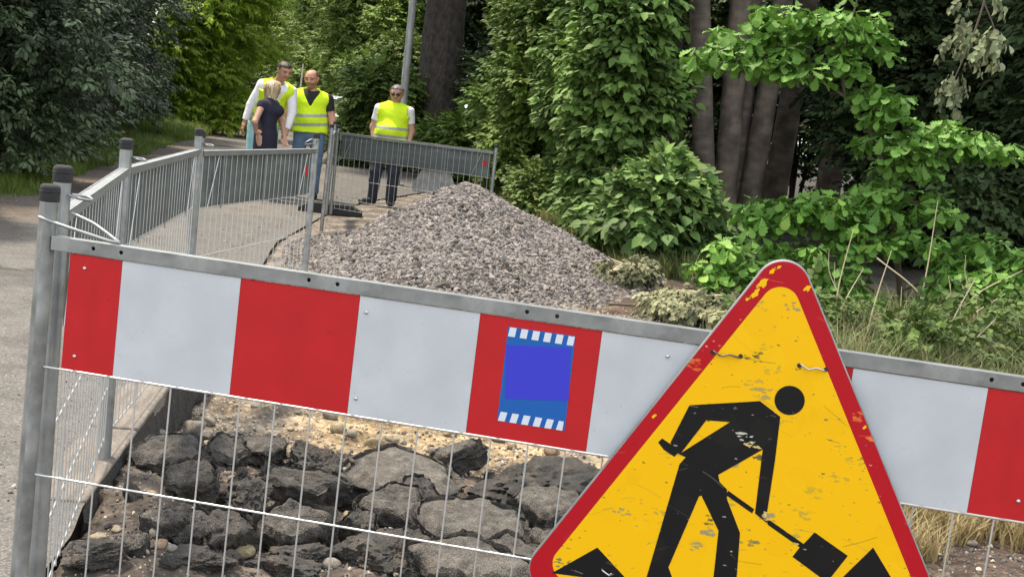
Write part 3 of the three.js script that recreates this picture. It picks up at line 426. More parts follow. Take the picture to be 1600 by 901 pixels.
const lab = (o, label, category) => { o.userData.label = label; o.userData.category = category; return o; };
lab(scatter('pit_grit', grit[0], gritMat, scene, 16000, 61, (o, R) => { const z = -3.6 - 3.4 * R(), x = -1.6 + 3.6 * R(); if (x < roadR(z) + 0.04) return false; const s = 0.005 + 0.03 * R() * R() * R(); o.position.set(x, groundY(x, z) + s * 0.2, z); o.rotation.set(R() * 6, R() * 6, R() * 6); o.scale.setScalar(s); return true; }, (R) => { const k = R(); return k < 0.5 ? [0.085, 0.076, 0.07] : k < 0.8 ? [0.18, 0.155, 0.13] : [0.42, 0.36, 0.28]; }), 'loose grit and crumbs covering the dark pit floor', 'grit');
lab(scatter('sand_rubble', grit[1], gritMat, scene, 9000, 62, (o, R) => { const z = -6.5 - 4.3 * R(), x = -2.1 + 3.4 * R(); if (x < roadR(z) + 0.05 || x > verge(z) + 0.2) return false; const s = 0.006 + 0.034 * R() * R() * R(); o.position.set(x, groundY(x, z) + s * 0.2, z); o.rotation.set(R() * 6, R() * 6, R() * 6); o.scale.setScalar(s); return true; }, (R) => { const k = R(); return k < 0.5 ? [0.36, 0.29, 0.2] : k < 0.85 ? [0.3, 0.26, 0.21] : [0.42, 0.36, 0.27]; }), 'small broken stones strewn over the sandy slope', 'stones');
lab(scatter('road_grit', grit[0], gritMat, scene, 5200, 63, (o, R) => { const z = -4 - 24 * R() * R() - 4 * R(), a = R(), x = a < 0.55 ? lerp(roadL(z), roadR(z), R() * R() * 0.6) : roadR(z) - 0.9 * R() * R() - 0.22; const s = 0.006 + 0.022 * R() * R() * R(); o.position.set(x, 0.014 + s * 0.15, z); o.rotation.set(R() * 6, R() * 6, R() * 6); o.scale.setScalar(s); return true; }, (R) => { const k = R(); return k < 0.5 ? [0.2, 0.175, 0.15] : k < 0.8 ? [0.32, 0.28, 0.24] : [0.12, 0.09, 0.06]; }), 'scattered grit and crumbs lying on the road', 'grit');
{ // the heap of crushed stone
  const heap = thing('gravel_heap', 'heap of crushed grey stone tipped behind the striped barrier', 'gravel heap'), cx = -0.55, cz = -13.3;
  const hy = (x, z) => { const a = (x - cx) / (x < cx ? 1.45 : 1.75), b = (z - cz) / (z > cz ? 2.9 : 2.7), d = Math.hypot(a, b) + 0.22 * (fbm(x * 0.9, z * 0.9, 3) - 0.5); return 0.8 * Math.max(0, 1 - Math.pow(d, 1.12)) * (1 + 0.18 * (fbm(x * 1.5, z * 1.5, 6) - 0.5)) - 0.02; };
  const N = 90, g = new THREE.PlaneGeometry(4.4, 7, N, Math.round(N * 1.6)).rotateX(-Math.PI / 2).translate(cx + 0.1, 0, cz), p = g.attributes.position;
  for (let i = 0; i < p.count; i++) { const x = p.getX(i), z = p.getZ(i), h = hy(x, z), e = h < 0 ? -0.12 : h; p.setY(i, groundY(x, z) + e + 0.02 * (fbm(x * 9, z * 9, 1, 3) - 0.5)); p.setX(i, x); }
  g.computeVertexNormals(); { const u = g.attributes.uv; for (let i = 0; i < p.count; i++) u.setXY(i, p.getX(i), p.getZ(i)); }
  part('mound', g, std({ color: C(0.14, 0.124, 0.114), map: rep(T.dirt, 2), bumpMap: rep(T.dirtBump, 2), bumpScale: 0.03, roughness: 0.95 }), heap);
  const tones = [[0.19, 0.168, 0.155], [0.145, 0.13, 0.122], [0.24, 0.215, 0.2], [0.115, 0.105, 0.1], [0.2, 0.172, 0.15]], sg = [0, 1, 2, 3].map((i) => toCreasedNormals(boxUV(rockGeo(600 + i, 1, 10, 0.25).scale(0.75, 0.45, 0.6)), 0.3));
  const R = rng(44), put = (o, R, s) => { const a = R() * 6.283, d = Math.sqrt(R()) * 1.12, x = cx + Math.cos(a) * d * (Math.cos(a) < 0 ? 1.5 : 1.8), z = cz + Math.sin(a) * d * (Math.sin(a) > 0 ? 3.0 : 2.6); const h = hy(x, z); if (h < -0.01 && R() < 0.7) return false; o.position.set(x, groundY(x, z) + Math.max(0, h) + s * 0.12, z); o.rotation.set((R() - 0.5) * 1.6, R() * 6.3, (R() - 0.5) * 1.6); o.scale.setScalar(s); return true; };
  const sm = tones.map((t) => std({ color: C(...t), map: rep(T.rock, 2), roughness: 0.88 }));
  for (let i = 0, k = 0; k < 290 && i < 4000; i++) { const m = new THREE.Mesh(sg[i % 4], sm[i % 5]); if (!put(m, R, 0.045 + 0.05 * R() * R()) || m.position.z < cz - 1.2) continue; m.name = 'stone'; heap.add(m); k++; }
  for (const i of [0, 1, 2]) scatter('crushed_stone', sg[i], gritMat, heap, 12000, 90 + i, (o, R) => put(o, R, 0.016 + 0.04 * R() * R()), (R) => { const t = tones[Math.floor(R() * 5)], k = 0.8 + 0.4 * R(); return t.map((v) => v * k); });
}
// ---------------------------------------------------------------- people: distance fields meshed by surface nets
function nets(f, lo, hi, h) {
  const n = [0, 1, 2].map((i) => Math.ceil((hi[i] - lo[i]) / h) + 1), [a, b, c] = n, v = new Float32Array(a * b * c), id = new Int32Array(a * b * c).fill(-1), P = [], I = [];
  for (let k = 0, q = 0; k < c; k++) for (let j = 0; j < b; j++) for (let i = 0; i < a; i++, q++) v[q] = f(lo[0] + i * h, lo[1] + j * h, lo[2] + k * h);
  const E = [[0, 1], [2, 3], [4, 5], [6, 7], [0, 2], [1, 3], [4, 6], [5, 7], [0, 4], [1, 5], [2, 6], [3, 7]], g = new Float32Array(8);
  for (let k = 0; k < c - 1; k++) for (let j = 0; j < b - 1; j++) for (let i = 0; i < a - 1; i++) {
    const q = i + a * (j + b * k); let m = 0; for (let t = 0; t < 8; t++) { g[t] = v[q + (t & 1) + a * ((t >> 1) & 1) + a * b * (t >> 2)]; if (g[t] < 0) m |= 1 << t; }
    if (!m || m === 255) continue; let x = 0, y = 0, z = 0, s = 0;
    for (const [e0, e1] of E) if ((g[e0] < 0) !== (g[e1] < 0)) { const t = g[e0] / (g[e0] - g[e1]); x += lerp(e0 & 1, e1 & 1, t); y += lerp((e0 >> 1) & 1, (e1 >> 1) & 1, t); z += lerp(e0 >> 2, e1 >> 2, t); s++; }
    id[q] = P.length / 3; P.push(lo[0] + (i + x / s) * h, lo[1] + (j + y / s) * h, lo[2] + (k + z / s) * h);
  }
  const st = [1, a, a * b];
  for (let k = 1; k < c - 1; k++) for (let j = 1; j < b - 1; j++) for (let i = 1; i < a - 1; i++) { const q = i + a * (j + b * k);
    for (let d = 0; d < 3; d++) { const A = v[q] < 0, B = v[q + st[d]] < 0; if (A === B) continue; const u = st[(d + 1) % 3], w = st[(d + 2) % 3], p = [id[q], id[q - u], id[q - u - w], id[q - w]]; if (p.some((z) => z < 0)) continue; if (A) I.push(p[0], p[1], p[2], p[0], p[2], p[3]); else I.push(p[0], p[2], p[1], p[0], p[3], p[2]); } }
  const G = new THREE.BufferGeometry(); G.setAttribute('position', new THREE.Float32BufferAttribute(P, 3)); G.setIndex(I); G.computeVertexNormals(); return G;
}
const bone = (a, b, ra, rb = ra, dir = null, flat = 1) => { const d = [b[0] - a[0], b[1] - a[1], b[2] - a[2]], l = d[0] * d[0] + d[1] * d[1] + d[2] * d[2] || 1e-9; return (x, y, z) => { const vx = x - a[0], vy = y - a[1], vz = z - a[2], t = clamp((vx * d[0] + vy * d[1] + vz * d[2]) / l); let wx = vx - d[0] * t, wy = vy - d[1] * t, wz = vz - d[2] * t; if (dir) { const c = (wx * dir[0] + wy * dir[1] + wz * dir[2]) * (1 / flat - 1); wx += dir[0] * c; wy += dir[1] * c; wz += dir[2] * c; } return (Math.sqrt(wx * wx + wy * wy + wz * wz) - (ra + (rb - ra) * t)) * (dir && flat < 1 ? 0.8 : 1); }; };
const join = (fs, k = 0.035) => (x, y, z) => { let d = 9; for (const f of fs) { const e = f(x, y, z), h = clamp(0.5 + 0.5 * (d - e) / k); d = d + (e - d) * h - k * h * (1 - h); } return d; };
const vadd = (a, b, s = 1) => [a[0] + b[0] * s, a[1] + b[1] * s, a[2] + b[2] * s], vnorm = (a) => { const l = Math.hypot(...a); return a.map((q) => q / l); }, vcross = (a, b) => [a[1] * b[2] - a[2] * b[1], a[2] * b[0] - a[0] * b[2], a[0] * b[1] - a[1] * b[0]], vlerp = (a, b, t) => [lerp(a[0], b[0], t), lerp(a[1], b[1], t), lerp(a[2], b[2], t)], vdot = (a, b) => a[0] * b[0] + a[1] * b[1] + a[2] * b[2];
const PM = { skin: std({ vertexColors: true, roughness: 0.55 }), cloth: std({ vertexColors: true, roughness: 0.85 }), hair: std({ vertexColors: true, roughness: 0.6 }), shoe: std({ color: C(0.02, 0.02, 0.022), roughness: 0.5 }), glass: std({ color: C(0.03, 0.02, 0.02), roughness: 0.2 }) };
function person(o) {
  const J = o.J, g = thing('person', o.label, 'person', o.at), cd = vnorm(o.chest), lat = vnorm(vcross([0, 1, 0], cd)), W = o.girth ?? 1;
  const spine = [J.hip, vlerp(J.hip, J.neck, 0.38), vlerp(J.hip, J.neck, 0.72), J.neck];
  const torso = [bone(vadd(J.hip, [0, -0.02, 0]), spine[1], 0.158 * W, 0.15 * W, cd, 0.72), bone(spine[1], spine[2], 0.15 * W, 0.166, cd, 0.7), bone(vadd(vlerp(J.shL, J.shR, 0.16), [0, -0.03, 0]), vadd(vlerp(J.shL, J.shR, 0.84), [0, -0.03, 0]), 0.08), bone(spine[2], vadd(J.neck, [0, -0.03, 0]), 0.15, 0.075, cd, 0.72)];
  if (o.belly) torso.push(bone(vadd(spine[1], cd, o.belly * 0.6), vadd(vlerp(J.hip, J.neck, 0.3), cd, o.belly), 0.12));
  if (o.bust) torso.push(bone(vadd(vadd(spine[2], cd, 0.1), lat, 0.07), vadd(vadd(spine[2], cd, 0.1), lat, -0.07), 0.085));
  const armUp = ['L', 'R'].map((s) => bone(J['sh' + s], J['el' + s], 0.054 * (o.arm ?? 1), 0.042 * (o.arm ?? 1))), armLo = ['L', 'R'].map((s) => bone(J['el' + s], J['wr' + s], 0.042 * (o.arm ?? 1), 0.027));
  const legUp = ['L', 'R'].map((s) => bone(J['hp' + s], J['kn' + s], 0.09, 0.06)), legLo = ['L', 'R'].map((s) => bone(J['kn' + s], J['an' + s], 0.06, 0.04)), foot = ['L', 'R'].map((s) => bone(J['an' + s], vlerp(J['an' + s], J['to' + s], 0.85), 0.034, 0.022));
  const neck = bone(J.neck, vlerp(J.neck, J.head, 0.75), 0.062, 0.055);
  const allP = Object.values(J).filter(Array.isArray), lo = [0, 1, 2].map((i) => Math.min(...allP.map((p) => p[i])) - 0.24), hi = [0, 1, 2].map((i) => Math.max(...allP.map((p) => p[i])) + 0.26);
  const sk = o.skin ?? [0.46, 0.26, 0.18];
  // head
  const F = vnorm(o.face), Rt = vnorm(vcross([0, 1, 0], F)), Up = vcross(F, Rt), hp = (r, u, f) => vadd(vadd(vadd(J.head, Rt, r), Up, u), F, f), S = o.headS ?? 1;
  const hb = (a, b, ra, rb, dir, fl) => bone(hp(a[0] * S, a[1] * S, a[2] * S), hp(b[0] * S, b[1] * S, b[2] * S), ra * S, rb * S, dir, fl);
  const cranium = hb([0, 0.03, -0.022], [0, 0.035, 0.016], 0.086, 0.082, Rt, 0.9), jaw = hb([0, -0.03, 0.018], [0, -0.088, 0.052], 0.067, 0.036, Rt, 0.95);
  const headBits = join([cranium, jaw, hb([-0.034, -0.028, 0.06], [0.034, -0.028, 0.06], 0.03, 0.03), hb([-0.032, 0.027, 0.078], [0.032, 0.027, 0.078], 0.015, 0.015), neck], 0.03);
  const small = join([hb([0, 0.012, 0.094], [0, -0.024, 0.113], 0.009, 0.013), hb([-0.012, -0.026, 0.1], [0.012, -0.026, 0.1], 0.009, 0.009), hb([-0.02, -0.057, 0.086], [0.02, -0.057, 0.086], 0.008, 0.008), hb([-0.084, 0.018, -0.01], [-0.08, -0.026, -0.002], 0.016, 0.011, Rt, 0.6), hb([0.084, 0.018, -0.01], [0.08, -0.026, -0.002], 0.016, 0.011, Rt, 0.6)], 0.008);
  const eyes = [-1, 1].map((s) => hb([s * 0.032, 0.006, 0.101], [s * 0.032, 0.006, 0.101], 0.017, 0.017)), headF = (x, y, z) => Math.max(join([headBits, small], 0.012)(x, y, z), -(Math.min(eyes[0](x, y, z), eyes[1](x, y, z))) - 0.004);
  const hl = vadd(J.head, [-0.17, -0.18, -0.17]), hh = vadd(J.head, [0.17, 0.17, 0.17]), head = nets(headF, hl, hh, 0.0065);
  const hloc = (x, y, z) => { const d = [x - J.head[0], y - J.head[1], z - J.head[2]]; return [vdot(d, Rt) / S, vdot(d, Up) / S, vdot(d, F) / S]; };
  paint(head, (x, y, z) => { const [r, u, f] = hloc(x, y, z), n = fbm(x * 40, y * 40, z * 40, 3); let c = mixc(sk, [sk[0] * 1.05, sk[1] * 0.82, sk[2] * 0.75], sstep(0.45, 0.65, n) * 0.5); const e = Math.abs(r);
    if (f > 0.06) { if (Math.hypot(e - 0.032, (u - 0.005) * 1.6) < 0.012) c = [0.06, 0.04, 0.035]; if (Math.abs(u - 0.03) < 0.006 && e > 0.014 && e < 0.052) c = o.brow ?? [0.06, 0.045, 0.035]; if (Math.abs(u + 0.058) < 0.007 && e < 0.024) c = [0.36, 0.14, 0.12]; }
    if (o.beard && f > 0.02 && u < -0.035 && u > -0.14) c = mixc(c, o.beard, 0.55); return c; });
  // hands: palm, four fingers of unequal length, thumb from the side
  const hands = ['L', 'R'].map((s) => { const w = J['wr' + s], d = vnorm(o['hand' + s] ?? vadd(w, J['el' + s], -1)), pn = vnorm(o['palm' + s] ?? lat.map((q) => q * (s === 'L' ? 1 : -1))), sd = vnorm(vcross(pn, d)), up = vnorm(vcross(d, sd)), at = (a, b, c) => vadd(vadd(vadd(w, d, a), sd, b), up, c), fs = [bone(w, at(0.03, 0, 0), 0.027, 0.03), bone(at(0.03, -0.022, 0), at(0.082, -0.026, 0), 0.018, 0.016), bone(at(0.03, 0.02, 0), at(0.084, 0.025, 0), 0.018, 0.016), bone(at(0.03, 0, 0), at(0.088, 0, 0), 0.019, 0.017)], cu = o['curl' + s] ?? 0.35;
    [[-0.033, 0.062], [-0.011, 0.078], [0.012, 0.074], [0.033, 0.058]].forEach(([b, l]) => { const k0 = at(0.088, b, 0), k1 = vadd(vadd(k0, d, l * 0.5 * Math.cos(cu)), up, l * 0.5 * Math.sin(cu)), k2 = vadd(vadd(k1, d, l * 0.5 * Math.cos(cu * 2.2)), up, l * 0.5 * Math.sin(cu * 2.2)); fs.push(bone(k0, k1, 0.0095, 0.0088), bone(k1, k2, 0.0088, 0.0072)); });
    const ts = o.thumb?.[s] ?? (s === 'L' ? 1 : -1); fs.push(bone(at(0.022, ts * 0.028, 0.004), at(0.06, ts * 0.052, 0.014), 0.013, 0.0105), bone(at(0.06, ts * 0.052, 0.014), at(0.088, ts * 0.05, 0.026), 0.0105, 0.008));
    const all = [w, at(0.17, -0.06, -0.06), at(0.17, 0.06, 0.06), at(0.17, -0.06, 0.06), at(0.17, 0.06, -0.06), at(-0.04, 0, 0)], l2 = [0, 1, 2].map((i) => Math.min(...all.map((p) => p[i])) - 0.045), h2 = [0, 1, 2].map((i) => Math.max(...all.map((p) => p[i])) + 0.045), lo4 = armLo[s === 'L' ? 0 : 1];
    return paint(nets(join([...fs, (x, y, z) => Math.max(lo4(x, y, z), -vdot([x - w[0], y - w[1], z - w[2]], d) - 0.04)], 0.007), l2, h2, 0.005), () => [sk[0] * 1.02, sk[1] * 0.93, sk[2] * 0.88]); });
  const main = nets(join([...torso, ...armUp, ...armLo, ...legUp, ...legLo, ...foot, neck], 0.03), lo, hi, 0.016); paint(main, (x, y, z) => { const n = fbm(x * 25, y * 25, z * 25, 3); return mixc(sk, [sk[0] * 0.9, sk[1] * 0.85, sk[2] * 0.85], n * 0.4); });
  part('body', mergeGeometries([main, head, ...hands]), PM.skin, g);
  const wear = (name, f, amp, col, cell = 0.012, box) => part(name, paint(nets((x, y, z) => f(x, y, z) + amp * (fbm(x * 9 + y * 4, y * 7, z * 9, 3) - 0.5), box?.[0] ?? lo, box?.[1] ?? hi, cell), col), PM.cloth, g);
  const along = (x, y, z) => { const d = [J.neck[0] - J.hip[0], J.neck[1] - J.hip[1], J.neck[2] - J.hip[2]]; return vdot([x - J.hip[0], y - J.hip[1], z - J.hip[2]], d) / vdot(d, d); };   // 0 at the hip, 1 at the neck
  const sl = o.sleeve ?? 0.5, sleeve = (s) => sl <= 1 ? bone(J['sh' + s], vlerp(J['sh' + s], J['el' + s], sl), 0.068, 0.06) : join([bone(J['sh' + s], J['el' + s], 0.068, 0.056), bone(J['el' + s], vlerp(J['el' + s], J['wr' + s], sl - 1), 0.056, 0.044)], 0.02);
  const endCut = (s) => { const a = sl <= 1 ? J['sh' + s] : J['el' + s], b = sl <= 1 ? J['el' + s] : J['wr' + s], e = vlerp(a, b, sl <= 1 ? sl : sl - 1), d = vnorm(vadd(b, a, -1)); return (x, y, z) => vdot([x - e[0], y - e[1], z - e[2]], d) - 0.01; };
  const T0 = join(torso, 0.04), slv = ['L', 'R'].map((s) => { const a = sleeve(s), c = endCut(s); return (x, y, z) => Math.max(a(x, y, z), c(x, y, z)); });
  const noNeck = (d) => (x, y, z) => Math.max(d(x, y, z), -(bone(vadd(J.neck, [0, -0.02, 0]), vadd(J.neck, [0, 0.2, 0]), 0.07, 0.085)(x, y, z)));
  if (o.trousers) { const lf = join([bone(vadd(J.hip, [0, -0.03, 0]), vadd(J.hip, [0, 0.06, 0]), 0.168 * W, 0.162 * W, cd, 0.74), ...['L', 'R'].map((s) => join([bone(J['hp' + s], J['kn' + s], 0.102, 0.078), bone(J['kn' + s], vadd(J['an' + s], [0, 0.03, 0]), 0.078, 0.068)], 0.03))], 0.03); wear('trousers', (x, y, z) => Math.max(lf(x, y, z), y - J.hip[1] - 0.1, -(y - 0.045)), 0.024, (x, y, z) => { const n = fbm(x * 12, y * 12, z * 12, 3); return o.trousers.map((q) => q * (0.85 + 0.3 * n)); }); }
  if (o.shirt) { const tt = join([(x, y, z) => T0(x, y, z) - 0.012, ...slv], 0.03); wear('shirt', noNeck((x, y, z) => Math.max(tt(x, y, z), -(along(x, y, z) + 0.02))), 0.016, (x, y, z) => o.shirt.map((q) => q * (0.95 + 0.1 * fbm(x * 20, y * 20, z * 20, 2)))); }
  if (o.dress) { const kn = vlerp(J.knL, J.knR, 0.5), sk2 = bone(J.hip, vadd(kn, [0, 0.04, 0]), 0.178, 0.19, cd, 0.85), tt = join([(x, y, z) => T0(x, y, z) - 0.012, sk2, ...['L', 'R'].map((s) => bone(J['sh' + s], vlerp(J['sh' + s], J['el' + s], 0.12), 0.066, 0.06))], 0.04); wear('dress', noNeck((x, y, z) => Math.max(tt(x, y, z), -(y - kn[1] - 0.02))), 0.016, () => o.dress); }
  if (o.vest) { const vn = vadd(J.neck, cd, 0.05), tt = (x, y, z) => T0(x, y, z) - (o.loose ?? 0.034) - 0.02 * clamp(1 - along(x, y, z) * 2); const vw = o.vestW ?? 0.2;
    const vf = (x, y, z) => { const d = [x - J.neck[0], y - J.neck[1], z - J.neck[2]], L0 = Math.abs(vdot(d, lat)), fr = vdot(d, cd), a = along(x, y, z); let q = Math.max(tt(x, y, z), -(a - (o.hem ?? -0.03)) * 0.5, L0 - vw - (a < 0.75 ? 0.1 : 0)); if (o.vneck && a > 0.6 && fr > -0.03) q = Math.max(q, (a - 0.6) * 0.27 - L0); return q; };
    wear('safety_vest', noNeck(vf), 0.022, (x, y, z) => { const a = along(x, y, z) + 0.03 * vdot([x - J.neck[0], 0, z - J.neck[2]], lat) * (o.stripeTilt ?? 0); return (a > 0.1 && a < 0.18) || (a > 0.33 && a < 0.41) ? [0.36, 0.38, 0.36] : [0.66, 0.9, 0.015]; }, 0.01); }
  for (const [i, s] of ['L', 'R'].entries()) { const an = J['an' + s], to = J['to' + s], sh = join([bone([an[0], 0.05, an[2]], [to[0], 0.042, to[2]], 0.054, 0.046), bone(an, [an[0], 0.06, an[2]], 0.05, 0.05)], 0.02); const m = part('shoe', nets((x, y, z) => Math.max(sh(x, y, z), 0.004 - y, y - 0.11), [Math.min(an[0], to[0]) - 0.08, -0.02, Math.min(an[2], to[2]) - 0.08], [Math.max(an[0], to[0]) + 0.08, 0.15, Math.max(an[2], to[2]) + 0.08], 0.009), o.shoeMat ?? PM.shoe, g); }
  if (o.hair) { const k = o.hair, c2 = hb([0, 0.03, -0.022], [0, 0.035, 0.016], 0.086 + k.t, 0.082 + k.t, Rt, 0.92); let hf;
    if (k.bob) { const bobF = join([c2, hb([0, 0.0, -0.03], [0, -0.13, -0.03], 0.1, 0.078)], 0.03); hf = (x, y, z) => { const [r, u, f] = hloc(x, y, z); return Math.max(bobF(x, y, z), u < 0.075 ? f - (0.045 + 0.3 * Math.max(0, Math.abs(r) - 0.055)) : -9, -(u + 0.15 + 0.03 * fbm(r * 60, f * 60, 1, 2))); }; }
    else hf = (x, y, z) => { const [r, u, f] = hloc(x, y, z); const line = f > 0.03 ? k.front : f > -0.02 ? 0.03 : -0.045; return Math.max(c2(x, y, z), (line - u) * 0.7, k.bald ? -(hb([0, 0.16, 0.03], [0, 0.16, 0.09], k.bald, k.bald)(x, y, z)) : -9); };
    const hg = nets((x, y, z) => hf(x, y, z) + 0.012 * (fbm(x * 60, y * (k.bob ? 12 : 60), z * 60, 3) - 0.5), vadd(hl, [-0.02, -0.05, -0.02]), vadd(hh, [0.02, 0.02, 0.02]), 0.007);
    part('hair', paint(hg, (x, y, z) => { const n = fbm(x * 70, y * (k.bob ? 9 : 70), z * 70, 3); return mixc(k.c, k.c2 ?? k.c.map((q) => q * 1.6), sstep(0.35, 0.65, n)); }), PM.hair, g); }
  if (o.glasses) { const gg = []; for (const s of [-1, 1]) { gg.push(new THREE.TorusGeometry(0.021, 0.003, 6, 18).scale(1.15, 0.8, 1).translate(s * 0.032, 0.005, 0.112)); gg.push(rod([s * 0.056, 0.008, 0.108], [s * 0.084, 0.01, 0.0], 0.002)); } gg.push(rod([-0.01, 0.008, 0.114], [0.01, 0.008, 0.114], 0.002)); const m = mergeGeometries(gg.map((q) => q.toNonIndexed())); const q = part('glasses', m, PM.glass, g); q.matrixAutoUpdate = true; q.position.set(...J.head); q.quaternion.setFromRotationMatrix(new THREE.Matrix4().makeBasis(V(...Rt), V(...Up), V(...F))); for (const s of [-1, 1]) part('lens', new THREE.CircleGeometry(0.022, 18).scale(1.15, 0.8, 1).translate(s * 0.032, 0.005, 0.1115), o.glasses === 'dark' ? std({ color: C(0.05, 0.025, 0.02), roughness: 0.15 }) : PM.glass, g).applyMatrix4(q.matrix.compose(q.position, q.quaternion, q.scale)); }
  g.scale.set(1.12, 1, 1.06);
  return g;
}
person({ at: [-1.99, 0.006, -19.55], label: 'man in white T-shirt and yellow vest standing alone behind the far barrier', chest: [-0.12, 0, 1], face: [-0.05, -0.2, 1], girth: 1.06, belly: 0.07, arm: 1.05, headS: 1.03,
  J: { hip: [0, 0.94, 0], neck: [0.02, 1.46, 0.0], head: [0.035, 1.63, 0.03], shL: [-0.175, 1.4, 0], shR: [0.215, 1.4, 0], elL: [-0.235, 1.12, -0.03], elR: [0.265, 1.12, -0.03], wrL: [-0.2, 0.88, 0.06], wrR: [0.24, 0.87, 0.06], hpL: [-0.095, 0.9, 0], hpR: [0.095, 0.9, 0], knL: [-0.14, 0.5, 0.03], knR: [0.09, 0.5, 0.03], anL: [-0.16, 0.08, -0.02], anR: [0.08, 0.08, -0.02], toL: [-0.28, 0.05, 0.12], toR: [0.1, 0.05, 0.16] },
  shirt: [0.72, 0.73, 0.76], sleeve: 0.62, vest: true, hem: -0.02, vestW: 0.19, trousers: [0.022, 0.025, 0.04], hair: { t: 0.008, front: 0.075, c: [0.05, 0.045, 0.04], c2: [0.2, 0.19, 0.18] }, glasses: 'dark', stripeTilt: -3 });
person({ at: [-3.15, 0.012, -19.4], label: 'man in black T-shirt, yellow vest and jeans looking down at the barrier', chest: [0.1, 0, 1], face: [-0.12, -0.22, 1], girth: 1.05, belly: 0.03, arm: 1.1, headS: 1.05,
  J: { hip: [0.02, 0.98, 0], neck: [0.0, 1.53, 0.02], head: [-0.015, 1.7, 0.06], shL: [-0.22, 1.46, 0.01], shR: [0.215, 1.45, 0.01], elL: [-0.3, 1.17, 0.02], elR: [0.29, 1.16, 0.03], wrL: [-0.31, 0.93, 0.1], wrR: [0.33, 0.93, 0.16], hpL: [-0.085, 0.93, 0], hpR: [0.115, 0.93, 0], knL: [-0.12, 0.52, 0.03], knR: [0.13, 0.52, 0.03], anL: [-0.14, 0.08, -0.02], anR: [0.12, 0.08, -0.02], toL: [-0.2, 0.05, 0.15], toR: [0.16, 0.05, 0.15] },
  shirt: [0.012, 0.012, 0.014], sleeve: 0.6, vest: true, vneck: true, hem: -0.06, vestW: 0.225, trousers: [0.1, 0.16, 0.26], hair: { t: 0.004, front: 0.085, bald: 0.09, c: [0.07, 0.05, 0.04] }, beard: [0.16, 0.09, 0.065], stripeTilt: -4, skin: [0.5, 0.26, 0.18] });
person({ at: [-3.72, 0.012, -18.95], label: 'tall man in white shirt, yellow vest and pale blue trousers leaning forward', chest: [0.45, -0.1, 0.9], face: [0.55, -0.35, 0.75], headS: 1.02,
  J: { hip: [0.0, 1.04, -0.02], neck: [0.16, 1.6, 0.1], head: [0.235, 1.76, 0.18], shL: [-0.03, 1.55, 0.12], shR: [0.33, 1.5, 0.06], elL: [-0.15, 1.25, 0.14], elR: [0.36, 1.2, 0.1], wrL: [-0.2, 0.99, 0.2], wrR: [0.335, 0.93, 0.24], hpL: [-0.09, 0.98, 0.02], hpR: [0.09, 0.98, -0.02], knL: [-0.1, 0.53, 0.06], knR: [0.12, 0.53, 0.02], anL: [-0.12, 0.08, 0], anR: [0.12, 0.08, -0.04], toL: [-0.05, 0.05, 0.14], toR: [0.2, 0.05, 0.1] },
  shirt: [0.78, 0.78, 0.82], sleeve: 1.85, vest: true, vneck: true, hem: 0.02, vestW: 0.19, trousers: [0.36, 0.66, 0.72], hair: { t: 0.009, front: 0.07, c: [0.03, 0.022, 0.018] }, stripeTilt: 0 });
const woman = person({ at: [-3.55, 0.012, -18.3], label: 'blonde woman in a sleeveless navy dress with a hand on her hip', chest: [0.93, 0, -0.36], face: [0.7, -0.05, -0.72], bust: true, arm: 0.9, headS: 1.0,
  J: { hip: [0.0, 0.92, 0], neck: [0.01, 1.42, 0.0], head: [0.045, 1.575, -0.02], shL: [-0.045, 1.36, 0.15], shR: [0.05, 1.37, -0.16], elL: [-0.1, 1.1, 0.3], elR: [0.16, 1.1, -0.26], wrL: [-0.1, 0.97, 0.17], wrR: [0.22, 0.9, -0.16], hpL: [-0.02, 0.88, 0.09], hpR: [0.02, 0.88, -0.09], knL: [-0.01, 0.48, 0.09], knR: [0.03, 0.48, -0.08], anL: [-0.04, 0.08, 0.09], anR: [0.0, 0.08, -0.09], toL: [0.13, 0.05, 0.06], toR: [0.17, 0.05, -0.13] },
  handL: [0.55, -0.35, -0.2], palmL: [0.1, 0.2, -1], dress: [0.012, 0.013, 0.03], hair: { t: 0.016, bob: true, c: [0.3, 0.21, 0.11], c2: [0.62, 0.5, 0.33] }, shoeMat: std({ color: C(0.6, 0.58, 0.55), roughness: 0.6 }), skin: [0.5, 0.3, 0.22] });
woman.scale.set(1.03, 0.945, 0.98);
// ---------------------------------------------------------------- leaves, trees, shrubs
const LEAF = { ovate: [[0, 0.01], [0.1, 0.2], [0.3, 0.37], [0.55, 0.34], [0.8, 0.16], [1, 0]], small: [[0, 0.01], [0.3, 0.22], [0.65, 0.2], [1, 0]], slim: [[0, 0.01], [0.4, 0.13], [1, 0]],
  oak: [[0, 0.015], [0.1, 0.07], [0.17, 0.05], [0.25, 0.15], [0.32, 0.12], [0.43, 0.25], [0.51, 0.19], [0.62, 0.33], [0.7, 0.24], [0.8, 0.31], [0.88, 0.21], [0.95, 0.17], [1, 0.05]] };
function leafArr(type, out, m, shade) { // adds one leaf (along +z, facing +y) to out
  const L = LEAF[type], v = V(0, 0, 0), P = out.P, C3 = out.C, I = out.I, b = P.length / 3;
  L.forEach(([t, w], i) => { for (const s of [-1, 0, 1]) { const lobe = type === 'oak' && s ? (i % 2 ? 0.02 : -0.015) : 0; v.set(s * w, 0.16 * Math.abs(s) * w * 1.4 - 0.2 * t * t + lobe, t + (type === 'oak' && s ? (i % 2 ? 0.03 : 0) : 0)).applyMatrix4(m); P.push(v.x, v.y, v.z); C3.push(...shade); } });
  for (let i = 0; i < L.length - 1; i++) for (let s = 0; s < 2; s++) { const a = b + i * 3 + s, c = a + 3; I.push(a, c, a + 1, a + 1, c, c + 1); }
}
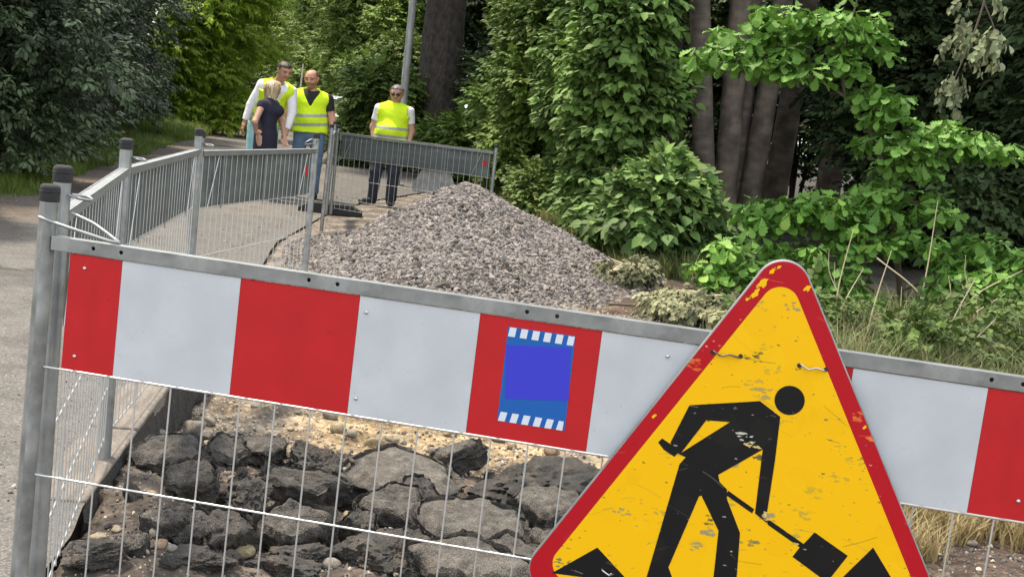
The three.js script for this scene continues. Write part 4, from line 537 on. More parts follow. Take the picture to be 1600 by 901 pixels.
const toGeo = (o) => { const g = new THREE.BufferGeometry(); g.setAttribute('position', new THREE.Float32BufferAttribute(o.P, 3)); g.setAttribute('color', new THREE.Float32BufferAttribute(o.C, 3)); g.setIndex(o.I); g.computeVertexNormals(); return g; };
function sprig(type, n, len, size, seed, spread = 1) { // a leafy twig along +z
  const R = rng(seed), o = { P: [], C: [], I: [] }, m = new THREE.Matrix4(), q = new THREE.Quaternion(), e = new THREE.Euler();
  for (let i = 0; i < n; i++) {
    const t = type === 'oak' ? 0.55 + 0.45 * R() : (i + 0.6 * R()) / n, side = i % 2 ? 1 : -1, s = size * (0.7 + 0.5 * R()), a = (type === 'oak' ? R() * 6.283 : side * (0.7 + 0.5 * R()) * (1 - 0.5 * t));
    e.set((R() - 0.5) * 0.9 + 0.15, a, (R() - 0.5) * 1.1 * spread, 'YXZ'); q.setFromEuler(e);
    m.compose(V((R() - 0.5) * 0.05 * len, (R() - 0.4) * 0.16 * len * spread, t * len * 0.85), q, V(s, s, s)); const k = 0.75 + 0.5 * R(); leafArr(type, o, m, [k, k, k * 0.95]);
  }
  const b = o.P.length / 3, w = 0.004; for (const [x, y] of [[-w, 0], [w, 0], [0, w]]) { o.P.push(x, y, 0, x * 0.4, y * 0.4 - 0.02 * len, len); o.C.push(0.5, 0.4, 0.4, 0.6, 0.5, 0.4); } o.I.push(b, b + 1, b + 2, b + 2, b + 1, b + 3, b + 2, b + 3, b + 4, b + 4, b + 3, b + 5);
  return toGeo(o);
}
const SP = { lime: [1, 2].map((i) => sprig('ovate', 9, 0.42, 0.105, 10 + i)), hazel: [1, 2].map((i) => sprig('ovate', 8, 0.36, 0.12, 20 + i)), dark: [1, 2].map((i) => sprig('small', 13, 0.42, 0.085, 30 + i)), feather: [1, 2].map((i) => sprig('slim', 18, 0.5, 0.12, 40 + i, 0.5)), oak: [1, 2].map((i) => sprig('oak', 8, 0.2, 0.125, 50 + i)), big: [1, 2].map((i) => sprig('small', 16, 0.8, 0.17, 60 + i)) };
const leafMat = (rough, tr) => new THREE.MeshPhysicalMaterial({ vertexColors: true, roughness: rough, transmission: tr, thickness: 0, side: THREE.DoubleSide, specularIntensity: rough < 0.5 ? 0.6 : 0.35 });
const LM = { soft: leafMat(0.6, 0.42), gloss: leafMat(0.4, 0), thin: leafMat(0.75, 0.5) };
const barkMat = { rough: std({ color: C(0.26, 0.22, 0.19), map: rep(T.bark, 2), bumpMap: rep(T.barkBump, 2), bumpScale: 0.05, roughness: 0.95 }), smooth: std({ color: C(0.3, 0.26, 0.23), map: rep(T.smoothBark, 1), bumpMap: rep(T.barkBump, 2), bumpScale: 0.004, roughness: 0.85 }), twig: std({ color: C(0.1, 0.075, 0.055), roughness: 0.9 }), dry: std({ color: C(0.5, 0.42, 0.28), roughness: 0.85 }) };
// crown: lumps = [x, y, z, rx, ry, rz]; leaves gather in smaller tufts spread over the lumps
function crown(parent, name, o) {
  const R = rng(o.seed), tufts = [], axis = V(0, 0, 0), up = V(0, 0, 0), xx = V(0, 0, 0), mt = new THREE.Matrix4();
  for (const [x, y, z, rx, ry, rz] of o.lumps) { const n = o.tufts ?? 14; for (let i = 0; i < n; i++) { const a = R() * 6.283, h = R() * 2 - 1, s = Math.sqrt(1 - h * h), d = 0.45 + 0.5 * Math.sqrt(R()); const k = (o.tuft ?? 0.36) * (0.7 + 0.7 * R()); tufts.push([x + Math.cos(a) * s * rx * d, y + h * ry * d, z + Math.sin(a) * s * rz * d, k * rx, k * ry * 0.75, k * rz, 0.72 + 0.6 * R(), R()]); } tufts.push([x, y, z, rx * 0.62, ry * 0.62, rz * 0.62, 0.8, R()]); }
  const vol = tufts.map((t) => Math.pow(t[3] * t[4] * t[5], 0.66)), sum = vol.reduce((a, b) => a + b, 0), acc = []; let q = 0; for (const v of vol) acc.push(q += v / sum);
  const geos = SP[o.leaf]; const out = [];
  geos.forEach((geo, gi) => out.push(scatter(name, geo, o.mat ?? LM.soft, parent, Math.round(o.n / geos.length), o.seed * 7 + gi, (ob, R) => {
    const r = R(), t = tufts[acc.findIndex((v) => v >= r)] ?? tufts[0], a = R() * 6.283, h = R() * 2 - 0.85, hh = clamp(h, -1, 1), s = Math.sqrt(1 - hh * hh), d = 0.55 + 0.5 * R(); axis.set(Math.cos(a) * s, hh, Math.sin(a) * s);
    ob.position.set(t[0] + axis.x * t[3] * d, t[1] + axis.y * t[4] * d, t[2] + axis.z * t[5] * d); if (ob.position.y < (o.min ?? 0.08)) return false;
    axis.y = axis.y * 0.5 - (o.droop ?? 0.12) + 0.3 * (R() - 0.5); axis.x += 0.5 * (R() - 0.5); axis.z += 0.5 * (R() - 0.5); axis.normalize(); up.set((R() - 0.5) * 0.9, 1, (R() - 0.5) * 0.9 + 0.15); xx.crossVectors(up, axis).normalize(); up.crossVectors(axis, xx); mt.makeBasis(xx, up, axis); ob.quaternion.setFromRotationMatrix(mt); ob.scale.setScalar((o.scale ?? 1) * (0.75 + 0.5 * R())); ob.userData.t = t[6]; ob.userData.y = t[7]; return true;
  }, (R, ob) => { const k = ob.userData.t * (0.8 + 0.4 * R()), w = ob.userData.y * 0.5 + R() * 0.5; return mixc(o.c, o.c2 ?? [o.c[0] * 1.5, o.c[1] * 1.25, o.c[2]], w).map((v) => v * k); })));
  return out;
}
function lumpy(x, y, z, rx, ry, rz, n, seed) { const R = rng(seed), L = []; for (let i = 0; i < n; i++) { const a = R() * 6.283, h = (i + 0.5) / n * 1.9 - 0.95, s = Math.sqrt(1 - h * h * 0.8), d = 0.55 * Math.sqrt(R()); L.push([x + Math.cos(a) * s * rx * d, y + h * ry * 0.66, z + Math.sin(a) * s * rz * d, rx * (0.5 + 0.25 * R()), ry * (0.34 + 0.12 * R()), rz * (0.5 + 0.25 * R())]); } return L; }
function stems(seed, h, n, spread, r0) { const R = rng(seed), gs = []; for (let i = 0; i < n; i++) { const a = R() * 6.283, d = spread * (0.3 + 0.7 * R()), k = h * (0.7 + 0.3 * R()); gs.push(limb([[Math.cos(a) * 0.1, -0.1, Math.sin(a) * 0.1], [Math.cos(a) * d * 0.35, k * 0.35, Math.sin(a) * d * 0.35], [Math.cos(a) * d * 0.7 + 0.1 * (R() - 0.5), k * 0.7, Math.sin(a) * d * 0.7], [Math.cos(a) * d, k, Math.sin(a) * d]], [r0, r0 * 0.75, r0 * 0.5, r0 * 0.2], 6, 3)); } return mergeGeometries(gs); }
let seedN = 1000;
function shrub(label, x, z, rx, ry, rz, o) { // many-stemmed bush; cy lifts the crown
  const sd = seedN += 17, y0 = groundY(x, z), g = thing(o.name ?? 'shrub', label, 'shrub', [x, y0, z]);
  part('stems', stems(sd, (o.cy ?? ry * 0.9) + ry * 0.4, o.stems ?? 6, rx * 0.7, o.r0 ?? 0.03), barkMat.twig, g);
  crown(g, 'foliage', { ...o, lumps: o.lumps ?? lumpy(0, o.cy ?? ry * 0.9, 0, rx, ry, rz, o.lumpN ?? 7, sd), seed: sd }); return g;
}
function tree(label, x, z, o) { // trunk with limbs and a crown of lumps
  const sd = seedN += 17, R = rng(sd), y0 = groundY(x, z), g = thing(o.name ?? 'tree', label, 'tree', [x, y0, z]), H = o.h, r = o.r, lx = o.lean?.[0] ?? 0, lz = o.lean?.[1] ?? 0;
  const gs = [limb([[-lx * 0.1, -0.3, 0], [0, 0.5, 0], [lx * 0.35 + 0.04 * (R() - 0.5), H * 0.35, lz * 0.35], [lx * 0.7, H * 0.7, lz * 0.7], [lx, H, lz]], [r * 1.25, r, r * 0.86, r * 0.6, r * 0.2], 18, 8, (a, l) => (o.bumpy ?? 0.07) * (fbm(Math.cos(a) * 2 + sd, Math.sin(a) * 2, l * 0.8, 4) - 0.5) * 2 + (l < 0.5 ? 0.25 * (0.5 - l) * (0.5 + 0.5 * Math.sin(a * 4 + sd)) : 0))];
  for (let i = 0; i < (o.limbs ?? 6); i++) { const t = 0.45 + 0.5 * R(), a = R() * 6.283, l = (o.reach ?? 2) * (0.6 + 0.5 * R()), b = [lx * t, H * t, lz * t]; gs.push(limb([b, [b[0] + Math.cos(a) * l * 0.5, b[1] + l * 0.3, b[2] + Math.sin(a) * l * 0.5], [b[0] + Math.cos(a) * l, b[1] + l * 0.45, b[2] + Math.sin(a) * l]], [r * 0.4, r * 0.25, r * 0.08], 6, 4)); }
  part('trunk', mergeGeometries(gs), o.bark ?? barkMat.rough, g);
  if (o.lumps) crown(g, 'crown', { n: 3000, leaf: 'big', c: [0.04, 0.065, 0.02], seed: sd, ...o });
  return g;
}
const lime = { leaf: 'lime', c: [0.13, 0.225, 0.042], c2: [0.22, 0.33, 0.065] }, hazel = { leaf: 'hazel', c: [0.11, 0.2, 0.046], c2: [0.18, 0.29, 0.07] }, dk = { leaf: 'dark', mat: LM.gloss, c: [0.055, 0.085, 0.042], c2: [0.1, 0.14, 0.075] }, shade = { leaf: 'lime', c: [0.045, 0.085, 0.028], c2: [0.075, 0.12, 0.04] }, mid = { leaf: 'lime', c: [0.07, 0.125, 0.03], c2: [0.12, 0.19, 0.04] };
// left of the road: dark glossy thicket
[[-7.35, -16.6, 2.1, 2.6, 2.0, 'dark glossy-leaved shrub nearest the road, above the bright grass'], [-8.1, -20.2, 2.2, 3.0, 2.1, 'dark shrub second along the thicket beside the road'], [-9.1, -24.5, 2.3, 3.2, 2.2, 'dark shrub third along the thicket beside the road'], [-9.9, -29, 2.2, 3.2, 2.3, 'dark shrub fourth along the thicket, where the verge turns'], [-10.6, -33.2, 2.1, 3.2, 2.2, 'dark shrub at the end of the thicket before the bright tree'], [-6.6, -12.2, 1.2, 2.2, 1.3, 'dark shrub at the picture edge beside the road']].forEach(([x, z, rx, ry, rz, l], i) => shrub(l, x, z, rx, ry, rz, { ...dk, n: 7200, lumpN: 9, cy: ry * 0.82, r0: 0.04 }));
tree('dark leafy tree rising behind the roadside thicket', -12.5, -22, { h: 9, r: 0.22, reach: 2.6, lumps: lumpy(0, 6.2, 0, 3.6, 3.8, 3.6, 8, 3), n: 5200, mat: LM.gloss, c: [0.04, 0.062, 0.03] });
tree('dark leafy tree behind the nearest roadside shrub', -11, -16, { h: 9, r: 0.22, reach: 2.6, lumps: lumpy(0, 6.4, 0, 3.2, 3.6, 3.4, 8, 4), n: 4800, mat: LM.gloss, c: [0.04, 0.062, 0.03] });
tree('dark leafy tree further along behind the thicket', -14, -29, { h: 10, r: 0.25, reach: 2.8, lumps: lumpy(0, 6.6, 0, 3.8, 4.4, 3.8, 9, 5), n: 5600, mat: LM.gloss, c: [0.04, 0.066, 0.03] });
tree('dark tree between the thicket and the bright feathery tree', -13, -36, { h: 10, r: 0.25, reach: 2.8, lumps: lumpy(0, 4.3, 0, 2.8, 3.8, 2.8, 9, 6), n: 5600, c: [0.045, 0.075, 0.03] });
tree('bright yellow-green feathery tree leaning over the road bend', -11.2, -42.5, { name: 'locust_tree', h: 8, r: 0.16, lean: [1.2, 0.4], reach: 2, lumps: [[1.5, 0.8, 1.0, 1.3, 0.7, 1.2], [0.2, 1.1, 1.4, 1.2, 0.9, 1.2], [1.6, 2.4, 0.6, 1.4, 0.9, 1.2], [0.3, 2.6, 1.2, 1.3, 0.9, 1.2], [1.2, 3.6, 0.8, 1.5, 0.8, 1.3], [1.9, 4.5, 0.6, 1.5, 0.8, 1.3], [0.9, 5.4, 0.4, 1.7, 0.9, 1.4], [1.6, 6.4, 0.3, 1.6, 0.9, 1.4], [0.6, 1.7, 0.8, 1.0, 0.7, 1.0]], n: 9000, leaf: 'feather', mat: LM.thin, scale: 1.25, c: [0.27, 0.42, 0.04], c2: [0.44, 0.57, 0.07] });
[[-20.5, -53, 'green tree past the road bend, behind the bright feathery tree'], [-18, -60, 'green tree far along the bend of the road'], [-14.2, -68, 'tree closing the view beyond the road bend']].forEach(([x, z, l], i) => tree(l, x, z, { h: 11, r: 0.25, reach: 3, lumps: lumpy(0, 5.2, 0, 3.6, 5.8, 3.2, 10, 20 + i), n: 5200, c: [0.11, 0.19, 0.05], c2: [0.19, 0.27, 0.07] }));
[[-10.6, -64, 'tall tree closing the lane above the leaning man'], [-8.0, -57, 'tall tree above the man in the black shirt'], [-5.6, -50, 'tall tree left of the lamp pole in the distance'], [-7.4, -70, 'tallest far tree in the gap above the lane']].forEach(([x, z, l], i) => tree(l, x, z, { h: 12, r: 0.25, reach: 3, lumps: lumpy(0, 5.6, 0, 3.3, 6.2, 3.0, 11, 30 + i), n: 5600, scale: 0.95, c: [0.14, 0.22, 0.055], c2: [0.25, 0.34, 0.08] }));
shrub('green thicket closing the road bend beside the leaning man', -12.6, -53, 2.6, 2.2, 1.8, { ...mid, n: 4600 });
shrub('green thicket far along the bend, between the lane and the bright tree', -16.2, -57, 2.6, 2.4, 1.8, { ...mid, n: 4200 });
shrub('bright green shrub behind the man in the black shirt', -4.75, -44, 1.2, 1.9, 1.3, { ...mid, n: 5200, c: [0.14, 0.23, 0.045], c2: [0.23, 0.33, 0.07] });
shrub('light green shrub between the two standing men', -3.75, -36.5, 1.1, 1.8, 1.3, { ...mid, n: 4600, c: [0.14, 0.22, 0.045], c2: [0.23, 0.32, 0.07] });
shrub('light green shrub right behind the man in white', -3.5, -31, 1.1, 1.3, 1.1, { ...mid, n: 4600, c: [0.12, 0.2, 0.045], c2: [0.2, 0.29, 0.07] });
shrub('pale tall shrub beside the lamp pole', -3.6, -41, 1.4, 3.4, 1.3, { ...mid, n: 5200, c: [0.15, 0.24, 0.045], c2: [0.26, 0.36, 0.07] });
tree('thick old oak trunk with furrowed bark behind the lamp pole', -2.2, -31.5, { name: 'old_oak', h: 13,  r: 0.54, bumpy: 0.12, reach: 4, limbs: 9, lumps: lumpy(0, 9.5, 0, 4.4, 3.6, 4.4, 9, 8), n: 5200, c: [0.045, 0.08, 0.025] });
// right of the road: lime and hazel wall
shrub('leafy shrub at the foot of the old oak', -1.35, -28.6, 0.9, 0.7, 0.9, { ...lime, n: 2400 });
shrub('leafy lime thicket beyond the end post of the far barrier', 0.15, -26.2, 1.05, 2.8, 1.3, { ...lime, n: 5600, c2: [0.13, 0.22, 0.05] });
shrub('leafy lime thicket just right of the far barrier', 0.55, -22.6, 1.2, 2.5, 1.3, { ...lime, n: 6800 });
shrub('dense lime thicket above the gravel heap', 0.95, -19.4, 0.78, 2.7, 1.1, { ...hazel, n: 7200 });
shrub('dense hazel bush between the gravel heap and the grey trunks', 1.05, -16.6, 0.5, 2.4, 0.85, { ...hazel, n: 4600 });
shrub('low leafy bush at the foot of the grey trunks', 1.5, -14.2, 0.6, 0.6, 0.6, { ...hazel, n: 2600, cy: 0.5, c: [0.07, 0.14, 0.04] });
shrub('low weeds at the edge of the gravel heap', 0.35, -19.6, 0.5, 0.45, 0.9, { ...lime, n: 1900, cy: 0.35, scale: 0.7, c2: [0.17, 0.24, 0.06] });
shrub('low weeds beside the far barrier post', -0.25, -22.2, 0.5, 0.5, 0.9, { ...lime, n: 1900, cy: 0.35, scale: 0.7, c2: [0.17, 0.24, 0.06] });
// grey-barked trunks of the wood
[[2.42, -17.8, 0.15, -0.72, 'straight grey trunk, first of the group beside the hazel bush'], [2.7, -18.0, 0.16, -0.2, 'grey trunk second in the group, leaning slightly'], [3.05, -19.2, 0.12, -0.2, 'slim grey trunk third in the group, half behind its neighbour'], [3.2, -19.0, 0.16, 0.15, 'grey trunk fourth in the group, leaning away from the others'], [2.15, -20.6, 0.22, -0.35, 'broad shaded trunk behind the straight grey trunk'], [2.0, -22.5, 0.15, -0.3, 'shaded trunk half hidden by the hazel bush'], [4.1, -22, 0.2, 0.2, 'shaded trunk behind the oak sapling'], [5.4, -24, 0.22, 0, 'dark trunk deep in the wood beyond the sapling'], [6.6, -21, 0.2, -0.2, 'dark trunk at the far side of the wood']].forEach(([x, z, r, ln, l], i) => tree(l, x, z, { name: 'forest_tree', h: 11, r, lean: [ln * 2, 0], bark: barkMat.smooth, bumpy: 0.04, limbs: 4, reach: 2.2, lumps: lumpy(0, 8.6, 0, 2.7, 2.8, 2.7, 6, 50 + i), n: 1500, c: [0.04, 0.075, 0.022] }));
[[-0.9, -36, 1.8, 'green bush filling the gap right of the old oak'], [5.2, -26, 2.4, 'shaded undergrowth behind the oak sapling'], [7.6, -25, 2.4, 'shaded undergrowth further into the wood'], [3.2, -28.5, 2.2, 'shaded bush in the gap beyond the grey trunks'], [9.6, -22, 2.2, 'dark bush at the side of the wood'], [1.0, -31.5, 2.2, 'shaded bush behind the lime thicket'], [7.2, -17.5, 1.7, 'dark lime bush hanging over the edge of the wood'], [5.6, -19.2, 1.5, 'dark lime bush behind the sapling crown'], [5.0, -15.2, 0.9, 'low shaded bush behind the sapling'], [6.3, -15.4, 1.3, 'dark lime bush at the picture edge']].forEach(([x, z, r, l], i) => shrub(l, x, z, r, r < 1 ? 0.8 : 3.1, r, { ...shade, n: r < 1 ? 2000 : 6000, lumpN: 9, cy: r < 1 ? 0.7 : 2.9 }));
// ---------------------------------------------------------------- the oak sapling and what grows along the verge
function oakLeafGeo(bend, seed) { const R = rng(seed), o = { P: [], C: [], I: [] }; leafArr('oak', o, new THREE.Matrix4(), [1, 1, 1]); const g = toGeo(o), p = g.attributes.position; for (let i = 0; i < p.count; i++) { const z = p.getZ(i), x = p.getX(i); p.setY(i, p.getY(i) + bend * z * z + 0.05 * Math.sin(z * 9 + seed) * Math.abs(x) * 3); } g.computeVertexNormals(); return g; }
const oakGeos = [oakLeafGeo(0.1, 1), oakLeafGeo(-0.12, 2), oakLeafGeo(0.25, 3)], oakMats = [[0.15, 0.32, 0.05], [0.21, 0.4, 0.065], [0.11, 0.25, 0.045], [0.28, 0.45, 0.08]].map((c) => { const m = LM.soft.clone(); m.vertexColors = false; m.color = C(...c); m.roughness = 0.55; return m; });
function leafy(g, pads, n, keep, size, seed, rest) { // leaves in rosettes on flat layered pads; the nearest ones are meshes of their own
  const R = rng(seed), all = [], tot = pads.reduce((s, p) => s + p[3] * p[5], 0);
  for (const [x, y, z, rx, ry, rz] of pads) { const k = Math.round(n * rx * rz / tot / 6); for (let i = 0; i < k; i++) { const a = R() * 6.283, d = Math.sqrt(R()), cx = x + Math.cos(a) * d * rx, cz = z + Math.sin(a) * d * rz, cy = y + (R() - 0.5) * 2.6 * ry * (1 - 0.4 * d) - 0.08 * d * d; const tilt = 0.35 * (R() - 0.3);
    for (let q = 0; q < 6; q++) { const b = q / 6 * 6.283 + R() * 0.8; all.push({ p: V(cx + Math.sin(b) * 0.015, cy + 0.02 * R(), cz + Math.cos(b) * 0.015), e: new THREE.Euler(0.25 + tilt + 1.3 * (R() - 0.5) + 0.5 * (q > 3), b, (R() - 0.5) * 1.3, 'YXZ'), s: size * (0.65 + 0.6 * R()), k: Math.floor(R() * 12) }); } } }
  all.sort((a, b) => b.p.z - a.p.z);
  all.slice(0, keep).forEach((l) => { const m = part('leaf', oakGeos[l.k % 3], oakMats[l.k % 4], g); m.position.copy(l.p); m.rotation.copy(l.e); m.scale.setScalar(l.s); });
  let i = 0; const back = all.slice(keep); if (back.length) scatter('foliage', oakGeos[0], LM.soft, g, back.length, 5, (o) => { const l = back[i]; if (!l) return false; i++; o.position.copy(l.p); o.rotation.copy(l.e); o.scale.setScalar(l.s); return true; }, (R) => { const k = 0.7 + 0.6 * R(); return [0.15 * k, 0.3 * k, 0.05 * k]; });
}
{
  const g = thing('oak_sapling', 'young oak with bright lobed leaves and a crooked dark stem at the verge', 'tree', [3.25, 0, -11]), w = (p) => [p[0] - 3.25, p[1], p[2] + 11];
  const br = [[[[3.27, -0.1, -11], [3.2, 0.3, -11], [3.07, 0.83, -11], [2.97, 1.1, -10.98], [2.91, 1.4, -11], [2.72, 1.72, -11.02], [2.5, 1.95, -11], [2.46, 2.3, -11], [2.5, 2.7, -11]], [0.032, 0.028, 0.024, 0.022, 0.02, 0.016, 0.013, 0.01, 0.006]], [[[2.55, 1.9, -11], [2.3, 2.02, -10.95], [2.02, 2.08, -10.9], [1.7, 2.2, -10.85]], [0.012, 0.01, 0.008, 0.004]], [[[2.93, 1.36, -11], [3.1, 1.5, -10.95], [3.35, 1.6, -10.9], [3.6, 1.62, -10.85]], [0.012, 0.01, 0.008, 0.004]], [[[3.1, 0.75, -11], [2.8, 0.92, -10.9], [2.5, 1.0, -10.85], [2.15, 1.02, -10.8]], [0.013, 0.011, 0.008, 0.004]], [[[3.18, 0.4, -11], [3.5, 0.6, -10.9], [3.9, 0.72, -10.8]], [0.012, 0.009, 0.004]], [[[2.7, 1.74, -11], [2.85, 1.9, -10.9], [2.95, 1.95, -10.85]], [0.01, 0.008, 0.004]], [[[2.97, 1.1, -11], [3.2, 1.15, -10.9], [3.4, 1.12, -10.85]], [0.009, 0.007, 0.004]]];
  part('stem', mergeGeometries(br.map(([p, r]) => limb(p.map(w), r, 8, 4))), barkMat.twig, g);
  const pads = [[1.55, 2.16, -10.9, 0.34, 0.1, 0.3], [1.75, 2.34, -10.95, 0.36, 0.1, 0.3], [1.95, 2.5, -11, 0.3, 0.1, 0.3], [2.1, 2.14, -10.9, 0.28, 0.07, 0.25], [2.4, 2.55, -11, 0.34, 0.12, 0.3], [2.62, 2.42, -11, 0.24, 0.08, 0.25], [2.42, 2.2, -10.9, 0.2, 0.06, 0.2], [2.78, 1.98, -10.9, 0.24, 0.06, 0.22], [2.84, 1.82, -10.9, 0.22, 0.06, 0.2], [2.95, 1.62, -10.9, 0.3, 0.08, 0.28], [3.3, 1.72, -10.9, 0.34, 0.08, 0.28], [3.62, 1.68, -10.85, 0.24, 0.08, 0.25], [3.05, 1.5, -10.9, 0.26, 0.08, 0.25], [2.6, 1.12, -10.8, 0.36, 0.1, 0.28], [2.3, 1.02, -10.75, 0.34, 0.12, 0.3], [2.0, 0.95, -10.75, 0.3, 0.1, 0.28], [2.75, 0.88, -10.7, 0.3, 0.1, 0.26], [2.9, 1.2, -10.85, 0.26, 0.08, 0.24], [3.3, 1.1, -10.85, 0.24, 0.1, 0.24], [3.7, 0.86, -10.8, 0.3, 0.1, 0.28], [4.0, 0.72, -10.75, 0.3, 0.1, 0.28], [3.6, 0.6, -10.7, 0.3, 0.1, 0.28], [3.2, 0.85, -10.7, 0.22, 0.1, 0.24]].map((p) => [p[0] - 3.25, p[1], p[2] + 11, p[3], p[4], p[5]]);
  leafy(g, pads, 3900, 298, 0.118, 71);
  const low = (label, x, z, pads, n, seed) => { const q = thing('oak_shoot', label, 'plant', [x, groundY(x, z), z]); part('stem', stems(seed, 0.5, 5, 0.35, 0.012), barkMat.twig, q); leafy(q, pads, n * 1.5, 150, 0.105, seed); };
  low('low oak shoots around the foot of the wood, left of the sapling stem', 2.15, -10.6, [[0, 0.45, 0, 0.45, 0.12, 0.35], [0.25, 0.65, 0, 0.35, 0.1, 0.3], [-0.3, 0.6, 0, 0.3, 0.1, 0.3], [-0.45, 0.35, 0.1, 0.3, 0.12, 0.3], [0.1, 0.25, 0.2, 0.4, 0.1, 0.3], [0.5, 0.4, 0.1, 0.35, 0.12, 0.3]], 800, 81);
  low('low oak shoots at the picture edge, right of the sapling stem', 3.85, -10.5, [[0, 0.45, 0, 0.45, 0.12, 0.35], [0.25, 0.6, 0, 0.35, 0.1, 0.3], [-0.3, 0.5, 0, 0.3, 0.1, 0.3], [0.1, 0.2, 0.2, 0.45, 0.1, 0.3], [-0.45, 0.28, 0.1, 0.35, 0.12, 0.3]], 760, 82);
  low('bright oak shoot leaning out above the cut branches', 1.5, -10.4, [[0, 0.42, 0, 0.16, 0.08, 0.16], [0.06, 0.22, 0.05, 0.18, 0.1, 0.16], [0.1, 0.6, 0, 0.14, 0.08, 0.16]], 120, 83);
}
{ // wilted, pale leaves: a broken branch hanging in the wood and the cut branches on the ground
  const wm = leafMat(0.8, 0.2), g = thing('hanging_branch', 'broken branch with pale wilted leaves hanging above the sapling', 'branch', [3.75, 0, -12]);
  part('twig', mergeGeometries([limb([[0.1, 3.4, 0], [0.08, 2.9, 0], [0.0, 2.5, 0], [-0.1, 2.15, 0]], [0.012, 0.01, 0.007, 0.004], 6, 4), limb([[0.08, 2.9, 0], [0.2, 2.65, 0.05], [0.24, 2.4, 0.05]], [0.008, 0.006, 0.003], 6, 3)]), barkMat.twig, g);
  crown(g, 'wilted_leaves', { lumps: [[0.02, 2.75, 0, 0.2, 0.3, 0.18], [0.16, 2.5, 0.03, 0.16, 0.25, 0.15], [-0.06, 2.3, 0, 0.12, 0.22, 0.12]], tufts: 8, n: 46, leaf: 'hazel', mat: wm, scale: 0.6, droop: 1.4, c: [0.16, 0.19, 0.1], c2: [0.24, 0.26, 0.16], seed: 5 });
  const cut = (label, x, z, rx, rz, n, seed) => { const q = thing('cut_branches', label, 'branches', [x, groundY(x, z), z]), R = rng(seed), gs = []; for (let i = 0; i < 7; i++) { const a = R() * 6.3, l = rx * (0.7 + 0.8 * R()); gs.push(limb([[-Math.cos(a) * l * 0.5, 0.05 + 0.12 * R(), -Math.sin(a) * l * 0.4], [0.1 * (R() - 0.5), 0.14 + 0.1 * R(), 0], [Math.cos(a) * l * 0.5, 0.08 + 0.2 * R(), Math.sin(a) * l * 0.4]], [0.014, 0.011, 0.004], 6, 4)); } part('sticks', mergeGeometries(gs), barkMat.dry, q); crown(q, 'wilted_leaves', { lumps: [[0, 0.1, 0, rx, 0.14, rz], [rx * 0.4, 0.16, 0.05, rx * 0.6, 0.14, rz * 0.7]], tufts: 10, n: n * 2, leaf: 'hazel', mat: wm, scale: 0.36, droop: 0.6, c: [0.12, 0.14, 0.075], c2: [0.27, 0.26, 0.16], min: 0.02, seed }); };
  cut('heap of cut branches with withered leaves beside the top of the sign', 1.42, -10.25, 0.42, 0.45, 420, 91); cut('smaller withered branches beside the low bush', 1.05, -12.3, 0.28, 0.4, 160, 92); cut('withered branches thrown against the lime thicket', 0.95, -17.6, 0.35, 0.4, 180, 93); cut('withered twigs at the foot of the sapling', 2.5, -9.6, 0.5, 0.35, 260, 94);
  const pole = single('broken_branch', 'bare broken branch leaning out of the hazel bush', 'branch', limb([[1.02, 1.02, -15.5], [1.2, 0.8, -15.45], [1.42, 0.5, -15.4]], [0.022, 0.02, 0.024], 8, 4), barkMat.dry);
  const stick = single('fallen_branch', 'thin fallen branch lying from the earth up to the cut branches', 'branch', limb([[0.78, 0.09, -10.6], [1.05, 0.13, -10.5], [1.3, 0.26, -10.45], [1.6, 0.3, -10.45]], [0.012, 0.011, 0.009, 0.004], 6, 4), barkMat.twig);
}
[[2.2, -9.3, 'low weeds between the cut branches and the dry stems'], [3.1, -9.0, 'low broad-leaved weeds below the oak sapling'], [3.8, -9.4, 'low weeds at the picture edge below the oak shoots'], [2.75, -8.5, 'small weeds just above the top rail beside the sign']].forEach(([x, z, l], i) => shrub(l, x, z, 0.5, 0.34, 0.4, { ...lime, c: [0.07, 0.13, 0.03], c2: [0.13, 0.2, 0.045], name: 'weed_clump', n: 170, lumpN: 4, cy: 0.2, scale: 0.5, stems: 4, r0: 0.006 }));
// grass: tufts of curved blades, uncountable
function tuftGeo(n, h, seed, wide = 0.006) { const R = rng(seed), o = { P: [], C: [], I: [] }; for (let i = 0; i < n; i++) { const a = R() * 6.283, l = h * (0.5 + 0.6 * R()), lean = 0.15 + 0.6 * R(), bx = (R() - 0.5) * 0.12, bz = (R() - 0.5) * 0.12, cx = Math.cos(a), cz = Math.sin(a), b = o.P.length / 3, k = 0.7 + 0.6 * R(); for (let s = 0; s <= 3; s++) { const t = s / 3, d = l * lean * t * t, y = l * t * (1 - 0.25 * lean * t), w = wide * (1 - t * 0.9); o.P.push(bx + cx * d - cz * w, y, bz + cz * d + cx * w, bx + cx * d + cz * w, y, bz + cz * d - cx * w); o.C.push(k, k, k, k, k, k); } for (let s = 0; s < 3; s++) { const q = b + s * 2; o.I.push(q, q + 2, q + 1, q + 1, q + 2, q + 3); } } return toGeo(o); }
const tufts = [tuftGeo(16, 0.22, 3), tuftGeo(14, 0.4, 4, 0.005)];
const grassy = (name, label, geo, n, seed, place, c, c2) => lab(scatter(name, geo, LM.soft, scene, n, seed, (o, R) => { const p = place(R); if (!p) return false; o.position.set(p[0], groundY(p[0], p[1]) - 0.01, p[1]); o.rotation.set(0, R() * 6.3, 0); o.scale.setScalar(p[2]); return true; }, (R) => mixc(c, c2, R())), label, 'grass');
grassy('verge_grass', 'green grass strip between the road and the dark thicket', tufts[0], 5200, 21, (R) => { const z = -10 - 30 * R() * R() - 2 * R(), l = roadL(z), x = l + 0.2 - 1.3 * R(); return [x, z, 0.5 + 0.6 * R()]; }, [0.12, 0.2, 0.035], [0.24, 0.31, 0.07]);
